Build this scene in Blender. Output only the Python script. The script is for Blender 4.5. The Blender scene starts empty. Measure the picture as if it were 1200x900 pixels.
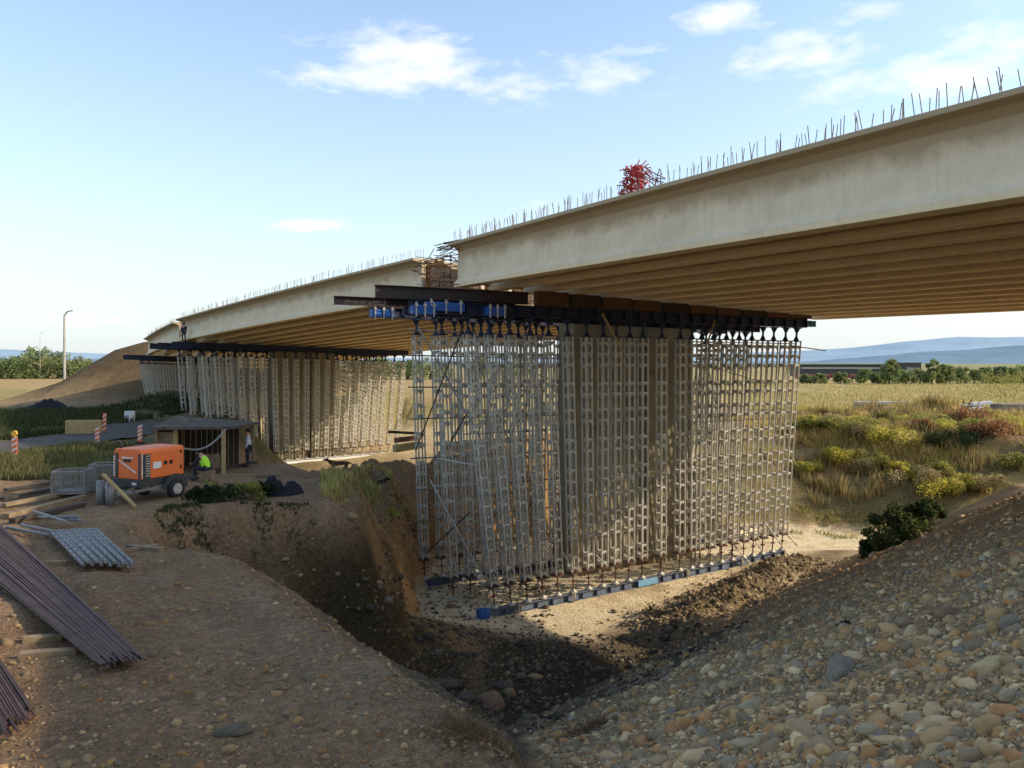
import bpy, bmesh, math, random
import numpy as np
from mathutils import Vector, Matrix, noise
random.seed(7); rng = np.random.default_rng(7)
scene = bpy.context.scene
COL = scene.collection
R = math.radians
F = 930.0                                    # focal length of the photograph in its own pixels
def P(px, py, Y): return Vector(((px-600)/F*Y, Y, -(py-425)/F*Y))

# ------------------------------------------------------------------ objects
def tag(o, label=None, cat=None, group=None, kind=None):
    if label: o['label'] = label
    if cat: o['category'] = cat
    if group: o['group'] = group
    if kind: o['kind'] = kind
    return o
def empty(name, loc=(0,0,0), label=None, cat=None, group=None):
    o = bpy.data.objects.new(name, None); COL.objects.link(o); o.location = loc
    o.empty_display_size = .2
    return tag(o, label, cat, group)
def link(name, me, parent=None, matrix=None):
    o = bpy.data.objects.new(name, me); COL.objects.link(o)
    if parent: o.parent = parent
    if matrix is not None: o.matrix_local = matrix
    return o
def rel(o, root):      # geometry was written in world space: hang it under root without moving it
    o.parent = root; o.matrix_parent_inverse = Matrix.Translation(root.location).inverted() ; return o

class MB:
    def __init__(s): s.v = []; s.f = []; s.m = []; s.c = None
    def add(s, vs, fs, mi=0):
        b = len(s.v); s.v.extend([tuple(v) for v in vs]); s.f.extend([tuple(i+b for i in f) for f in fs]); s.m.extend([mi]*len(fs))
    def box(s, c, size, rot=None, mi=0):
        hx, hy, hz = [k/2 for k in size]; c = Vector(c)
        vs = [Vector((x*hx, y*hy, z*hz)) for x in (-1,1) for y in (-1,1) for z in (-1,1)]
        if rot is not None: vs = [rot @ v for v in vs]
        s.add([v+c for v in vs], [(0,1,3,2),(4,6,7,5),(0,4,5,1),(2,3,7,6),(0,2,6,4),(1,5,7,3)], mi)
    def frame(s, a, b, up=(0,0,1)):
        a, b = Vector(a), Vector(b); d = (b-a); L = d.length; d.normalize()
        u = Vector(up)
        if abs(d.dot(u)) > .98: u = Vector((1,0,0))
        x = d.cross(u).normalized(); y = x.cross(d).normalized()
        return a, b, d, x, y, L
    def bar(s, a, b, w, h, mi=0, up=(0,0,1)):
        a, b, d, x, y, L = s.frame(a, b, up)
        vs = [p + x*sx*w/2 + y*sy*h/2 for p in (a,b) for sx, sy in ((-1,-1),(1,-1),(1,1),(-1,1))]
        s.add(vs, [(3,2,1,0),(4,5,6,7),(0,1,5,4),(1,2,6,5),(2,3,7,6),(3,0,4,7)], mi)
    def tube(s, a, b, r, n=8, mi=0, r2=None, cap=True):
        a, b, d, x, y, L = s.frame(a, b); r2 = r if r2 is None else r2
        vs = []
        for p, rr in ((a,r),(b,r2)):
            for i in range(n):
                t = 2*math.pi*i/n; vs.append(p + x*math.cos(t)*rr + y*math.sin(t)*rr)
        fs = [(i, (i+1)%n, n+(i+1)%n, n+i) for i in range(n)]
        if cap: fs += [tuple(range(n-1,-1,-1)), tuple(range(n,2*n))]
        s.add(vs, fs, mi)
    def path(s, pts, r, n=6, mi=0):
        for a, b in zip(pts[:-1], pts[1:]): s.tube(a, b, r, n, mi)
    def ibeam(s, a, b, w, h, mi=0, stiff=0, tf=.03, tw=.02):
        a, b, d, x, y, L = s.frame(a, b)
        s.bar(a+y*(h/2-tf/2), b+y*(h/2-tf/2), w, tf, mi)
        s.bar(a-y*(h/2-tf/2), b-y*(h/2-tf/2), w, tf, mi)
        s.bar(a, b, tw, h-2*tf-.004, mi)
        if stiff:
            n = max(1, int(L/stiff))
            for i in range(n+1):
                p = a + d*(.03+(L-.06)*i/n)
                for sg in (-1,1):
                    s.bar(p+x*sg*(w/4+tw/4)-d*.008, p+x*sg*(w/4+tw/4)+d*.008, w/2-.02, h-2*tf-.004, mi)
    def ball(s, c, r, seg=10, ring=7, mi=0, sc=(1,1,1)):
        c = Vector(c); vs = [c+Vector((0,0,r*sc[2]))]
        for i in range(1, ring):
            ph = math.pi*i/ring
            for j in range(seg):
                t = 2*math.pi*j/seg
                vs.append(c+Vector((r*sc[0]*math.sin(ph)*math.cos(t), r*sc[1]*math.sin(ph)*math.sin(t), r*sc[2]*math.cos(ph))))
        vs.append(c-Vector((0,0,r*sc[2]))); fs = []
        for j in range(seg): fs.append((0, 1+j, 1+(j+1)%seg))
        for i in range(ring-2):
            for j in range(seg):
                a = 1+i*seg+j; b = 1+i*seg+(j+1)%seg; fs.append((a, a+seg, b+seg, b))
        k = len(vs)-1; b0 = 1+(ring-2)*seg
        for j in range(seg): fs.append((b0+j, k, b0+(j+1)%seg))
        s.add(vs, fs, mi)
    def mesh(s, name, mats, smooth=False):
        me = bpy.data.meshes.new(name); me.from_pydata(s.v, [], s.f)
        if not isinstance(mats, (list, tuple)): mats = [mats]
        for m in mats: me.materials.append(m)
        if len(mats) > 1: me.polygons.foreach_set('material_index', s.m)
        if smooth: me.polygons.foreach_set('use_smooth', [True]*len(me.polygons))
        me.update(); return me
    def build(s, name, mats, parent=None, smooth=False):
        o = link(name, s.mesh(name, mats, smooth))
        if parent: rel(o, parent)
        return o
def bevel(o, w=.01, seg=2):
    b = o.modifiers.new('bevel', 'BEVEL'); b.width = w; b.segments = seg; b.limit_method = 'ANGLE'; return o
def np_mesh(name, V, Fc, mat, colors=None, smooth=False):
    """V (n,3); Fc (m,k) faces of equal size; colors (n,3) per vertex"""
    me = bpy.data.meshes.new(name); n, (m, k) = len(V), Fc.shape
    me.vertices.add(n); me.vertices.foreach_set('co', V.astype(np.float32).ravel())
    me.loops.add(m*k); me.loops.foreach_set('vertex_index', Fc.astype(np.int32).ravel())
    me.polygons.add(m); me.polygons.foreach_set('loop_start', np.arange(0, m*k, k, dtype=np.int32))
    me.polygons.foreach_set('loop_total', np.full(m, k, dtype=np.int32))
    if smooth: me.polygons.foreach_set('use_smooth', np.ones(m, dtype=bool))
    me.update(calc_edges=True)
    if colors is not None:
        a = me.color_attributes.new('tint', 'FLOAT_COLOR', 'POINT')
        a.data.foreach_set('color', np.concatenate([colors, np.ones((n,1))], 1).astype(np.float32).ravel())
    me.materials.append(mat); return me

# ------------------------------------------------------------------ materials
class NT:
    def __init__(s, name):
        s.m = bpy.data.materials.new(name); s.m.use_nodes = True; s.t = s.m.node_tree
        s.b = s.t.nodes['Principled BSDF']; s.out = s.t.nodes['Material Output']
    def n(s, typ, **kw):
        x = s.t.nodes.new(typ)
        for k, v in kw.items():
            if k in x.inputs: x.inputs[k].default_value = v
            else: setattr(x, k, v)
        return x
    def l(s, a, b): s.t.links.new(a, b)
    def coord(s, kind='Object', scale=(1,1,1)):
        c = s.n('ShaderNodeTexCoord'); m = s.n('ShaderNodeMapping'); s.l(c.outputs[kind], m.inputs['Vector']); m.inputs['Scale'].default_value = scale
        return m.outputs['Vector']
    def geo(s, scale=(1,1,1)):
        c = s.n('ShaderNodeNewGeometry'); m = s.n('ShaderNodeMapping'); s.l(c.outputs['Position'], m.inputs['Vector']); m.inputs['Scale'].default_value = scale
        return m.outputs['Vector']
    def noise(s, vec, scale, detail=6, rough=.6):
        x = s.n('ShaderNodeTexNoise'); x.inputs['Scale'].default_value = scale; x.inputs['Detail'].default_value = detail; x.inputs['Roughness'].default_value = rough
        s.l(vec, x.inputs['Vector']); return x.outputs['Fac']
    def ramp(s, fac, stops):
        r = s.n('ShaderNodeValToRGB'); e = r.color_ramp.elements
        while len(e) < len(stops): e.new(.5)
        for el, (p, c) in zip(e, stops): el.position = p; el.color = (*c, 1) if len(c) == 3 else c
        s.l(fac, r.inputs['Fac']); return r.outputs['Color']
    def mix(s, fac, a, b, mode='MIX'):
        x = s.n('ShaderNodeMix', data_type='RGBA', blend_type=mode)
        for sock, v in ((x.inputs['Factor'], fac), (x.inputs['A'], a), (x.inputs['B'], b)):
            if hasattr(v, 'is_linked'): s.l(v, sock)
            elif sock.name == 'Factor': sock.default_value = v
            else: sock.default_value = (*v, 1) if len(v) == 3 else v
        # colour sockets share names with the float ones: take the right ones
        return x
    def cmix(s, fac, a, b, mode='MIX'):
        x = s.n('ShaderNodeMix'); x.data_type = 'RGBA'; x.blend_type = mode; x.clamp_factor = True
        for sock, v in ((x.inputs[0], fac), (x.inputs[6], a), (x.inputs[7], b)):
            if isinstance(v, bpy.types.NodeSocket): s.l(v, sock)
            elif isinstance(v, (int, float)): sock.default_value = v
            else: sock.default_value = (*v, 1) if len(v) == 3 else v
        return x.outputs[2]
    def bump(s, h, strength=.3, dist=.05):
        x = s.n('ShaderNodeBump'); x.inputs['Strength'].default_value = strength; x.inputs['Distance'].default_value = dist
        s.l(h, x.inputs['Height']); s.l(x.outputs['Normal'], s.b.inputs['Normal']); return x
    def col(s, c):
        if isinstance(c, bpy.types.NodeSocket): s.l(c, s.b.inputs['Base Color'])
        else: s.b.inputs['Base Color'].default_value = (*c, 1)
def simple(name, c, c2=None, rough=.8, metal=0, scale=6, bump=.2, bd=.01, spec=.4):
    t = NT(name); v = t.coord('Object')
    f = t.noise(v, scale)
    c2 = c2 or tuple(k*.6 for k in c)
    t.col(t.ramp(f, [(.3, c2), (.7, c)]))
    t.b.inputs['Roughness'].default_value = rough; t.b.inputs['Metallic'].default_value = metal
    t.b.inputs['Specular IOR Level'].default_value = spec
    if bump: t.bump(t.noise(v, scale*5), bump, bd)
    return t.m
def tinted(name, rough=.9, trans=0, noise_amt=.35, scale=30, bump=0):
    t = NT(name); a = t.n('ShaderNodeAttribute'); a.attribute_name = 'tint'
    v = t.geo(); f = t.noise(v, scale)
    dark = t.cmix(1.0, a.outputs['Color'], (1-noise_amt,)*3, 'MULTIPLY')
    c = t.cmix(f, dark, a.outputs['Color']); t.col(c)
    t.b.inputs['Roughness'].default_value = rough; t.b.inputs['Specular IOR Level'].default_value = .2
    if bump: t.bump(t.noise(v, scale*2), bump, .01)
    if trans:
        tr = t.n('ShaderNodeBsdfTranslucent'); t.l(c, tr.inputs['Color']); mx = t.n('ShaderNodeMixShader'); mx.inputs[0].default_value = trans
        t.l(t.b.outputs[0], mx.inputs[1]); t.l(tr.outputs[0], mx.inputs[2]); t.l(mx.outputs[0], t.out.inputs['Surface'])
    return t.m
M = {}
def concrete(name, base, dark, stain=.5, board=False):
    t = NT(name); v = t.coord('Object'); n1 = t.noise(v, .7, 8, .65)
    c = t.ramp(n1, [(.3, dark), (.62, base)])
    vs = t.coord('Object', (6, 6, .35)); st = t.noise(vs, 1.0, 6, .7)          # vertical weather streaks
    c = t.cmix(t.ramp(st, [(.48, (0,0,0)), (.75, (stain,)*3)]), c, tuple(k*.55 for k in dark))
    sp = t.noise(v, 22, 4); c = t.cmix(t.ramp(sp, [(.62, (0,0,0)), (.72, (.35,)*3)]), c, tuple(k*.7 for k in dark))
    t.col(c); t.b.inputs['Roughness'].default_value = .88; t.b.inputs['Specular IOR Level'].default_value = .25
    t.bump(t.noise(v, 14, 8), .25, .02); return t.m
def girder_concrete():
    concrete('girder concrete', (.86,.71,.48), (.72,.58,.38), .2); m = bpy.data.materials['girder concrete']; t = NT.__new__(NT); t.m = m; t.t = m.node_tree; t.b = t.t.nodes['Principled BSDF']; t.out = t.t.nodes['Material Output']
    c = t.b.inputs['Base Color'].links[0].from_socket
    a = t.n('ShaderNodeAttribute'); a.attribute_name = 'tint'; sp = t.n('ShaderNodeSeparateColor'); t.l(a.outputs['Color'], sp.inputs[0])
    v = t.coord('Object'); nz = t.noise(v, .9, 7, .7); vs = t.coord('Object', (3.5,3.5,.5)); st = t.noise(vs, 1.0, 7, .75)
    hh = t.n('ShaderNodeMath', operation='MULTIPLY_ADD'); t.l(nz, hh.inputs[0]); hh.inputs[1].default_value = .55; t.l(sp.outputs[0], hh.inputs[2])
    top = t.ramp(hh.outputs[0], [(.78,(0,0,0)),(1.12,(.75,.75,.75))]); c = t.cmix(top, c, (.36,.26,.14))  # upper web browned to paint in the shade under the flange
    lo = t.ramp(sp.outputs[0], [(.02,(.55,.55,.55)),(.09,(.0,.0,.0))]); c = t.cmix(lo, c, (.92,.70,.36))  # golden soffit tint paints in light bounced off the ground
    c = t.cmix(t.ramp(st, [(.52,(0,0,0)),(.85,(.25,.25,.25))]), c, (.46,.36,.24))
    # faint shutter joints every 2.4 m
    m1 = t.n('ShaderNodeMath', operation='MULTIPLY'); t.l(sp.outputs[1], m1.inputs[0]); m1.inputs[1].default_value = 25.0
    m2 = t.n('ShaderNodeMath', operation='FRACT'); t.l(m1.outputs[0], m2.inputs[0])
    jl = t.ramp(m2.outputs[0], [(0,(.32,.32,.32)),(.012,(.0,.0,.0))]); c = t.cmix(jl, c, (.30,.24,.17))
    t.l(c, t.b.inputs['Base Color']); return m
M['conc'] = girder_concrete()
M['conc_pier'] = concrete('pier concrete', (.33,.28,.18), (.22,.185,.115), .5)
M['conc_old'] = concrete('weathered concrete', (.50,.46,.40), (.30,.27,.23), .5)
M['deckpanel'] = concrete('deck soffit concrete', (.80,.62,.34), (.62,.48,.27), .2)
M['conc_dk'] = concrete('dark weathered concrete', (.26,.22,.17), (.14,.12,.09), .5)
M['galv'] = simple('galvanised steel', (.64,.60,.50), (.33,.29,.23), .5, .15, 9, .1)
M['galv_dk'] = simple('weathered galvanised steel', (.29,.275,.25), (.17,.16,.15), .6, .4, 9, .1)
M['rust'] = simple('rusty steel', (.16,.075,.045), (.06,.035,.03), .85, .1, 12, .3)
M['rust_dk'] = simple('dark oxide steel beam', (.055,.035,.03), (.025,.02,.02), .7, .1, 5, .2)
M['bluebeam'] = simple('blue grey painted steel', (.17,.20,.26), (.09,.105,.14), .55, .2, 5, .1)
M['blue'] = simple('bright blue painted steel', (.03,.13,.42), (.02,.07,.25), .5, .1, 6, .1)
M['lblue'] = simple('light blue paint', (.22,.42,.58), (.12,.27,.42), .5, .1, 6, .1)
M['navy'] = simple('dark navy steel', (.025,.035,.07), (.015,.018,.035), .6, .2, 5, .1)
t = NT('orange machine paint'); v = t.coord('Object'); c = t.cmix(t.ramp(t.noise(v, 1.6, 8, .7), [(.5,(0,0,0)),(.75,(.55,.55,.55))]), (.78,.15,.025), (.42,.16,.06)); c = t.cmix(t.ramp(t.noise(v, 25, 5, .7), [(.6,(0,0,0)),(.68,(.5,.5,.5))]), c, (.30,.16,.09)); t.col(c); t.b.inputs['Roughness'].default_value = .5; t.bump(t.noise(v, 5), .05, .01); M['orange'] = t.m
M['orange_t'] = simple('orange timber packing', (.15,.07,.03), (.08,.04,.02), .8, 0, 4, .2)
M['black'] = simple('black rubber', (.02,.02,.022), (.012,.012,.013), .7, 0, 6, .2)
M['dkgrey'] = simple('dark grey chassis paint', (.06,.065,.07), (.03,.033,.036), .5, .2, 6, .1)
M['white'] = simple('white paint', (.75,.74,.70), (.6,.58,.54), .6, 0, 6, .1)
M['hivis'] = simple('hi vis yellow fabric', (.45,.85,.04), (.35,.72,.03), .8, 0, 8, .3)
M['skin'] = simple('skin', (.45,.26,.17), (.38,.2,.13), .6, 0, 8, .05)
M['cloth_dk'] = simple('dark clothing', (.03,.035,.05), (.02,.02,.03), .9, 0, 12, .3)
M['cloth_wh'] = simple('white shirt', (.65,.65,.64), (.5,.5,.5), .9, 0, 12, .3)
M['hair'] = simple('dark hair', (.02,.015,.01), (.01,.01,.01), .8, 0, 30, .3)
M['wood'] = simple('weathered timber', (.30,.21,.12), (.17,.11,.06), .85, 0, 5, .4)
M['wood_y'] = simple('yellow timber', (.46,.32,.13), (.30,.20,.08), .85, 0, 5, .3)
M['wood_dk'] = simple('dark timber', (.07,.05,.035), (.04,.03,.02), .9, 0, 5, .3)
M['roofing'] = simple('grey roofing sheet', (.15,.125,.10), (.06,.05,.04), .9, 0, 3, .5, .03, .08)
M['red'] = simple('red painted steel', (.50,.03,.025), (.25,.02,.02), .6, 0, 9, .2)
M['red_dim'] = simple('faded red paint', (.26,.07,.055), (.18,.05,.04), .8, 0, 2, .1)
M['orange_rw'] = simple('orange red retroreflective', (.75,.16,.05), (.6,.1,.03), .5, 0, 5, 0)
M['yellow'] = simple('yellow lamp plastic', (.8,.45,.05), (.7,.35,.04), .4, 0, 5, 0)
M['bag'] = simple('dark plastic sheet', (.022,.022,.025), (.01,.01,.012), .5, 0, 6, .8, .06, .2)
M['dogb'] = simple('black dog fur', (.02,.016,.012), (.01,.008,.006), .9, 0, 20, .3)
M['dogbr'] = simple('brown dog fur', (.12,.05,.025), (.06,.025,.012), .9, 0, 20, .3)
M['bark'] = simple('bark', (.12,.09,.06), (.07,.05,.035), .9, 0, 6, .4)
M['rebar'] = simple('grey rebar', (.20,.17,.15), (.10,.08,.07), .7, .2, 9, .2)
M['rebar_r'] = simple('rusty dark rebar', (.13,.06,.04), (.06,.03,.022), .6, .3, 3, .2)
M['leaf'] = tinted('foliage', .7, .42, .35, 3)
M['blade'] = tinted('grass blades', .8, .45, .25, 2)
M['stone_s'] = tinted('small river stones', .85, 0, .35, 28, .3)
t = NT('river cobble')
oi = t.n('ShaderNodeObjectInfo'); v = t.coord('Object')
c = t.ramp(oi.outputs['Random'], [(0,(.32,.26,.18)),(.2,(.45,.33,.18)),(.4,(.25,.215,.165)),(.55,(.48,.37,.22)),(.7,(.39,.22,.11)),(.85,(.28,.24,.185)),(1,(.56,.45,.29))])
c = t.cmix(t.noise(v, 3, 6), t.cmix(1.0, c, (.6,.58,.55), 'MULTIPLY'), c)
c = t.cmix(t.ramp(t.noise(v, 14, 4), [(.55,(0,0,0)),(.7,(.5,.5,.5))]), c, (.30,.24,.16))
t.col(c); t.b.inputs['Roughness'].default_value = .8; t.b.inputs['Specular IOR Level'].default_value = .3
t.bump(t.noise(v, 9, 8), .35, .02); M['cobble'] = t.m

# ground: colour attribute (soil kinds, plus sun and shade painted in at the pit) broken up with soil / pebble texture
t = NT('ground soil'); a = t.n('ShaderNodeAttribute'); a.attribute_name = 'tint'
v = t.geo(); n1 = t.noise(v, .9, 10, .65); n2 = t.noise(v, 7, 10, .7)
c = t.cmix(t.ramp(n1, [(.35,(0,0,0)),(.7,(.8,.8,.8))]), a.outputs['Color'], t.cmix(1.0, a.outputs['Color'], (.58,.54,.50), 'MULTIPLY'))
c = t.cmix(t.ramp(n2, [(.42,(.7,.7,.7)),(.6,(0,0,0))]), c, t.cmix(1.0, c, (.55,.53,.50), 'MULTIPLY'))
vo = t.n('ShaderNodeTexVoronoi'); vo.inputs['Scale'].default_value = 14; t.l(v, vo.inputs['Vector'])
vc = t.ramp(vo.outputs['Color'], [(0,(.75,.72,.68)),(.5,(1,1,1)),(1,(1.25,1.2,1.1))])
c = t.cmix(.6, c, t.cmix(1.0, c, vc, 'MULTIPLY'))
n3 = t.noise(v, 34, 8, .75); c = t.cmix(1.0, c, t.ramp(n3, [(.32,(.45,.43,.40)),(.5,(.95,.95,.95)),(.68,(1.45,1.4,1.3))]), 'MULTIPLY')
vp = t.n('ShaderNodeTexVoronoi'); vp.inputs['Scale'].default_value = 42; t.l(v, vp.inputs['Vector']); pb = t.ramp(vp.outputs['Distance'], [(.10,(.55,.55,.55)),(.22,(0,0,0))]); pm = t.cmix(1.0, pb, t.ramp(t.noise(v, 3.0, 4), [(.45,(0,0,0)),(.6,(1,1,1))]), 'MULTIPLY'); c = t.cmix(pm, c, t.cmix(1.0, c, (1.9,1.8,1.65), 'MULTIPLY'))
c = t.cmix(1.0, c, (.90,.78,.56), 'DARKEN'); t.col(c); t.b.inputs['Roughness'].default_value = .95; t.b.inputs['Specular IOR Level'].default_value = .1
ad = t.n('ShaderNodeMath', operation='MULTIPLY_ADD'); t.l(n2, ad.inputs[0]); ad.inputs[1].default_value = 1.2; t.l(n1, ad.inputs[2])
ad2 = t.n('ShaderNodeMath', operation='MULTIPLY_ADD'); t.l(vo.outputs['Distance'], ad2.inputs[0]); ad2.inputs[1].default_value = -.5; t.l(ad.outputs[0], ad2.inputs[2])
ad3 = t.n('ShaderNodeMath', operation='MULTIPLY_ADD'); t.l(n3, ad3.inputs[0]); ad3.inputs[1].default_value = .45; t.l(ad2.outputs[0], ad3.inputs[2]); t.bump(ad3.outputs[0], .9, .12); M['ground'] = t.m

# ------------------------------------------------------------------ terrain
def sstep(a, b, x):
    t = np.clip((x-a)/(b-a), 0, 1); return t*t*(3-2*t)
def polydist(X, Y, poly):
    """signed distance, positive inside"""
    d = np.full(X.shape, 1e9); ins = np.zeros(X.shape, bool); n = len(poly)
    for i in range(n):
        x0, y0 = poly[i]; x1, y1 = poly[(i+1)%n]; ex, ey = x1-x0, y1-y0
        tt = np.clip(((X-x0)*ex+(Y-y0)*ey)/(ex*ex+ey*ey), 0, 1)
        d = np.minimum(d, np.hypot(X-x0-tt*ex, Y-y0-tt*ey))
        c = ((y0 > Y) != (y1 > Y)) & (X < (x1-x0)*(Y-y0)/((y1-y0) if y1 != y0 else 1e-9)+x0)
        ins ^= c
    return np.where(ins, d, -d)
_tabs = [np.random.default_rng(100+k).random((256,256)) for k in range(3)]
def vnoise(x, y, tab=0):
    T = _tabs[tab]; xi = np.floor(x).astype(int); yi = np.floor(y).astype(int); fx = x-xi; fy = y-yi
    fx = fx*fx*(3-2*fx); fy = fy*fy*(3-2*fy)
    a = T[xi&255, yi&255]; b = T[(xi+1)&255, yi&255]; c = T[xi&255, (yi+1)&255]; d = T[(xi+1)&255, (yi+1)&255]
    return (a*(1-fx)+b*fx)*(1-fy)+(c*(1-fx)+d*fx)*fy
def fbm(x, y, o=4, tab=0):
    s = 0; A = .5; x = x*.8+y*.6+3.7; y0 = y*.8-x*.35
    for k in range(o): s = s+A*(vnoise(x*2**k+17*k, y0*2**k+9*k, tab)-.5); A *= .55
    return s*2
CUT1 = [(1.2,7),(-1.0,11),(-3,13.9),(-4.8,16.5),(-7.1,19.4),(-9.2,20.6),(-11.0,22.6),(-10.9,25.4),(-8.2,26.4),(-6.4,27.6),(-6.8,33),(-6.7,40),(-6.7,46),(-2.5,51),(5,58),(12,66),(24,66.5),(33,62),(44,54),(52,40),(40,20),(20,5)]
CUT2 = [(-21,37.5),(-13.5,36.5),(-9.3,37.6),(-7.6,42),(-7.5,47.5),(-3,53),(4,60),(10,68),(12,90),(4,108),(-16,112),(-36,104),(-31,86),(-24,70),(-20.5,55)]
def height(X, Y, detail=True):
    X = np.asarray(X, float); Y = np.asarray(Y, float)
    plat = -4.7 + (-.5)*sstep(34, 60, Y) + (-.3)*sstep(0, 30, X)
    plat = np.where(Y > 120, plat + .25*fbm(X/30, Y/30, 3), plat)
    wob = fbm(X/3.2, Y/3.2, 4)*1.1 + fbm(X/.9, Y/.9, 3, 1)*.45
    # pit round the near falsework
    d = polydist(X, Y, CUT1)+wob*np.where(Y > 24, .5, .4)
    near = 1-sstep(20.5, 24, Y)
    slope = .78*near + 2.4*(1-near)
    slope = np.where((X > 14) & (Y > 45), .6, slope)
    wallband = sstep(0, .6, d)*(1-sstep(2.5, 4.5, d))*(Y > 24)*(X < 14)
    d = d+wallband*(fbm(X/1.3, Y/1.3, 5, 2)*.8)
    floor1 = -11.8 + 4.4*(1-sstep(11, 25, Y)) + .3*np.clip(0-X, 0, 7)*(1-sstep(31, 38, Y))*sstep(18, 24, Y)
    dip = sstep(-4.5, .3, d)*sstep(32.5, 37, Y)*(1-sstep(50, 54, Y))*(X < 2)*(1.9+1.2*fbm(X/1.5, Y/1.5, 4, 1))
    z = plat - np.maximum(dip, 0) - np.clip(d, 0, None)*slope
    z = np.maximum(z, floor1)
    d2 = polydist(X, Y, CUT2)+wob
    floor2 = -10.1 + 1.6*sstep(82, 110, Y) + 1.2*sstep(-20, 4, X)*sstep(60, 90, Y)
    z2 = np.maximum(plat - np.clip(d2, 0, None)*1.1, floor2)
    z = np.minimum(z, z2)
    # the gravel slope the photographer stands on
    m = -1.7 + .4297*X - .3906*Y + .35*fbm(X/5, Y/5, 3, 2)*sstep(3, 9, Y) + .16*fbm(X/1.1, Y/1.1, 3)
    m = np.minimum(m, -1.5 + .1*fbm(X, Y, 2)); m = np.minimum(m, -1.25-.125*Y+.3*fbm(X/3, Y/3, 3))
    m = np.minimum(m, -1.5 - .55*np.clip(-Y-3, 0, None))
    m = np.where(Y < 46, m, m-.9*(Y-46)); m = np.where(X > 34, np.minimum(m, -1.5-.5*(X-34)), m)
    m = np.where(X < -3, m-.6*(-3-X), m)
    isg = m > z-.05
    z = np.maximum(z, m)
    # spoil ridge at the toe of the slope
    tt = ((X-6.4)*.68+(Y-33.4)*.73)/18.6; pd = (X-6.4)*.73-(Y-33.4)*.68
    r = np.exp(-((pd+.9)/1.5)**2)*sstep(-.05,.15,tt)*(1-sstep(.75,1.0,tt))*(.62+.8*fbm(X/2.3+5, Y/2.3, 4, 0)+.55*fbm(X/.6, Y/.6, 4, 2))
    z = z+np.clip(r, 0, None)
    # approach fill at the far end
    hx, hy = -55.5, 116
    px_ = (X-hx); py_ = (Y-hy)
    dd = np.hypot(np.clip(-px_, 0, None), np.clip(-py_, 0, None)*.95) 
    fill = 3.0-.72*np.clip(dd-1, 0, None)+fbm(X/4, Y/4, 4)*.8 - .62*np.clip(X-(-40), 0, None) - .5*np.clip(Y-150, 0, None)
    fill = np.where(np.hypot(X-hx, Y-hy) < 70, fill, -99)
    z = np.maximum(z, fill)
    # bank of spoil with shrubs on the right
    sp = np.exp(-((Y-70+.25*(X-38))/4.5)**2)*sstep(24, 28, X)*(1-sstep(70, 84, X))*(1.0+1.8*fbm(X/3, Y/3, 4, 2))
    z = z+np.clip(sp, 0, None)*np.where(Y > 62, 1, 0)
    # lit heap behind falsework three
    z = z+2.2*np.exp(-((X+37)/4.5)**2-((Y-86)/4)**2)
    if detail:
        near_amt = 1-sstep(60, 120, Y)
        z = z+(fbm(X/2.4, Y/2.4, 4)*.22+fbm(X/.6, Y/.6, 3, 1)*.07)*near_amt*np.where(isg, .5, 1)*np.where(z < -11.4, .25, 1)
    return z, isg, d, d2
def hz(x, y): return float(height(np.array([x]), np.array([y]))[0][0])
def axis(lo, hi, step, far_lo, far_hi, g=1.13):
    a = list(np.arange(lo, hi+1e-6, step)); s = step
    while a[-1] < far_hi: s *= g; a.append(a[-1]+s)
    s = step; b = []; x = lo
    while x > far_lo: s *= g; x -= s; b.append(x)
    return np.array(b[::-1]+a)
ax = axis(-24, 32, .22, -5000, 5000); ay = axis(1, 66, .22, -300, 9000)
GX, GY = np.meshgrid(ax, ay); GZ, isg, D1, D2 = height(GX, GY)
def lerpc(c, t_, col): return c*(1-t_[...,None])+np.array(col)*t_[...,None]
n_a = fbm(GX/6, GY/6, 4, 1); n_b = fbm(GX/1.7, GY/1.7, 4, 2); n_c = fbm(GX/22, GY/22, 3)
C = np.zeros(GX.shape+(3,))+np.array((.46,.30,.17))                        # trodden brown earth
C = lerpc(C, sstep(-.2,.5,n_a)*.6, (.40,.30,.19))
C = lerpc(C, sstep(.15,.45,n_b)*.5, (.36,.27,.17))
C = lerpc(C, sstep(-1,-7,GX)*sstep(24,14,GY)*.25, (.32,.18,.12))
floorm = sstep(-11.0,-11.6,GZ); C = lerpc(C, floorm, (1.28,1.02,.66)); C = lerpc(C, floorm*sstep(.05,.4,n_b)*.5, (.42,.33,.21))
C = lerpc(C, floorm*sstep(36,33,GY+GX*.15), (.12,.092,.06))  # near pit floor darkened: its shade is put into the colour
wall1 = sstep(.2,1,D1)*(1-floorm)*sstep(24,27,GY)*(~isg); C = lerpc(C, wall1, (.42,.27,.13)); C = lerpc(C, wall1*sstep(-.1,.5,n_b)*.6, (.28,.19,.10)); C = lerpc(C, wall1*sstep(2,6,GX)*.85, (.33,.28,.12)); C = lerpc(C, wall1*(1-sstep(28,36,GY+n_b*7))*(GX<3)*.95, (.11,.075,.04)); C = lerpc(C, wall1*sstep(29,37,GY+n_b*7)*(1-sstep(50,53,GY))*(GX<0)*.9, (.80,.45,.19)); C = lerpc(C, wall1*sstep(30,36,GY)*(1-sstep(50,53,GY))*(GX<0)*sstep(.05,.4,n_a+.6*n_b)*.7, (.42,.26,.13)); C = lerpc(C, wall1*(1-sstep(28,34,GY+n_b*5))*(GX<3)*sstep(0,.4,n_a)*.7, (.075,.065,.03))  # wall colour carries painted sun on the far corner, painted shade nearer
C = lerpc(C, np.exp(-(((GX-6.4)*.73-(GY-33.4)*.68+.9)/1.7)**2)*(GY>32)*(GY<50)*(GX>4)*.9, (.27,.20,.12))
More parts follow.
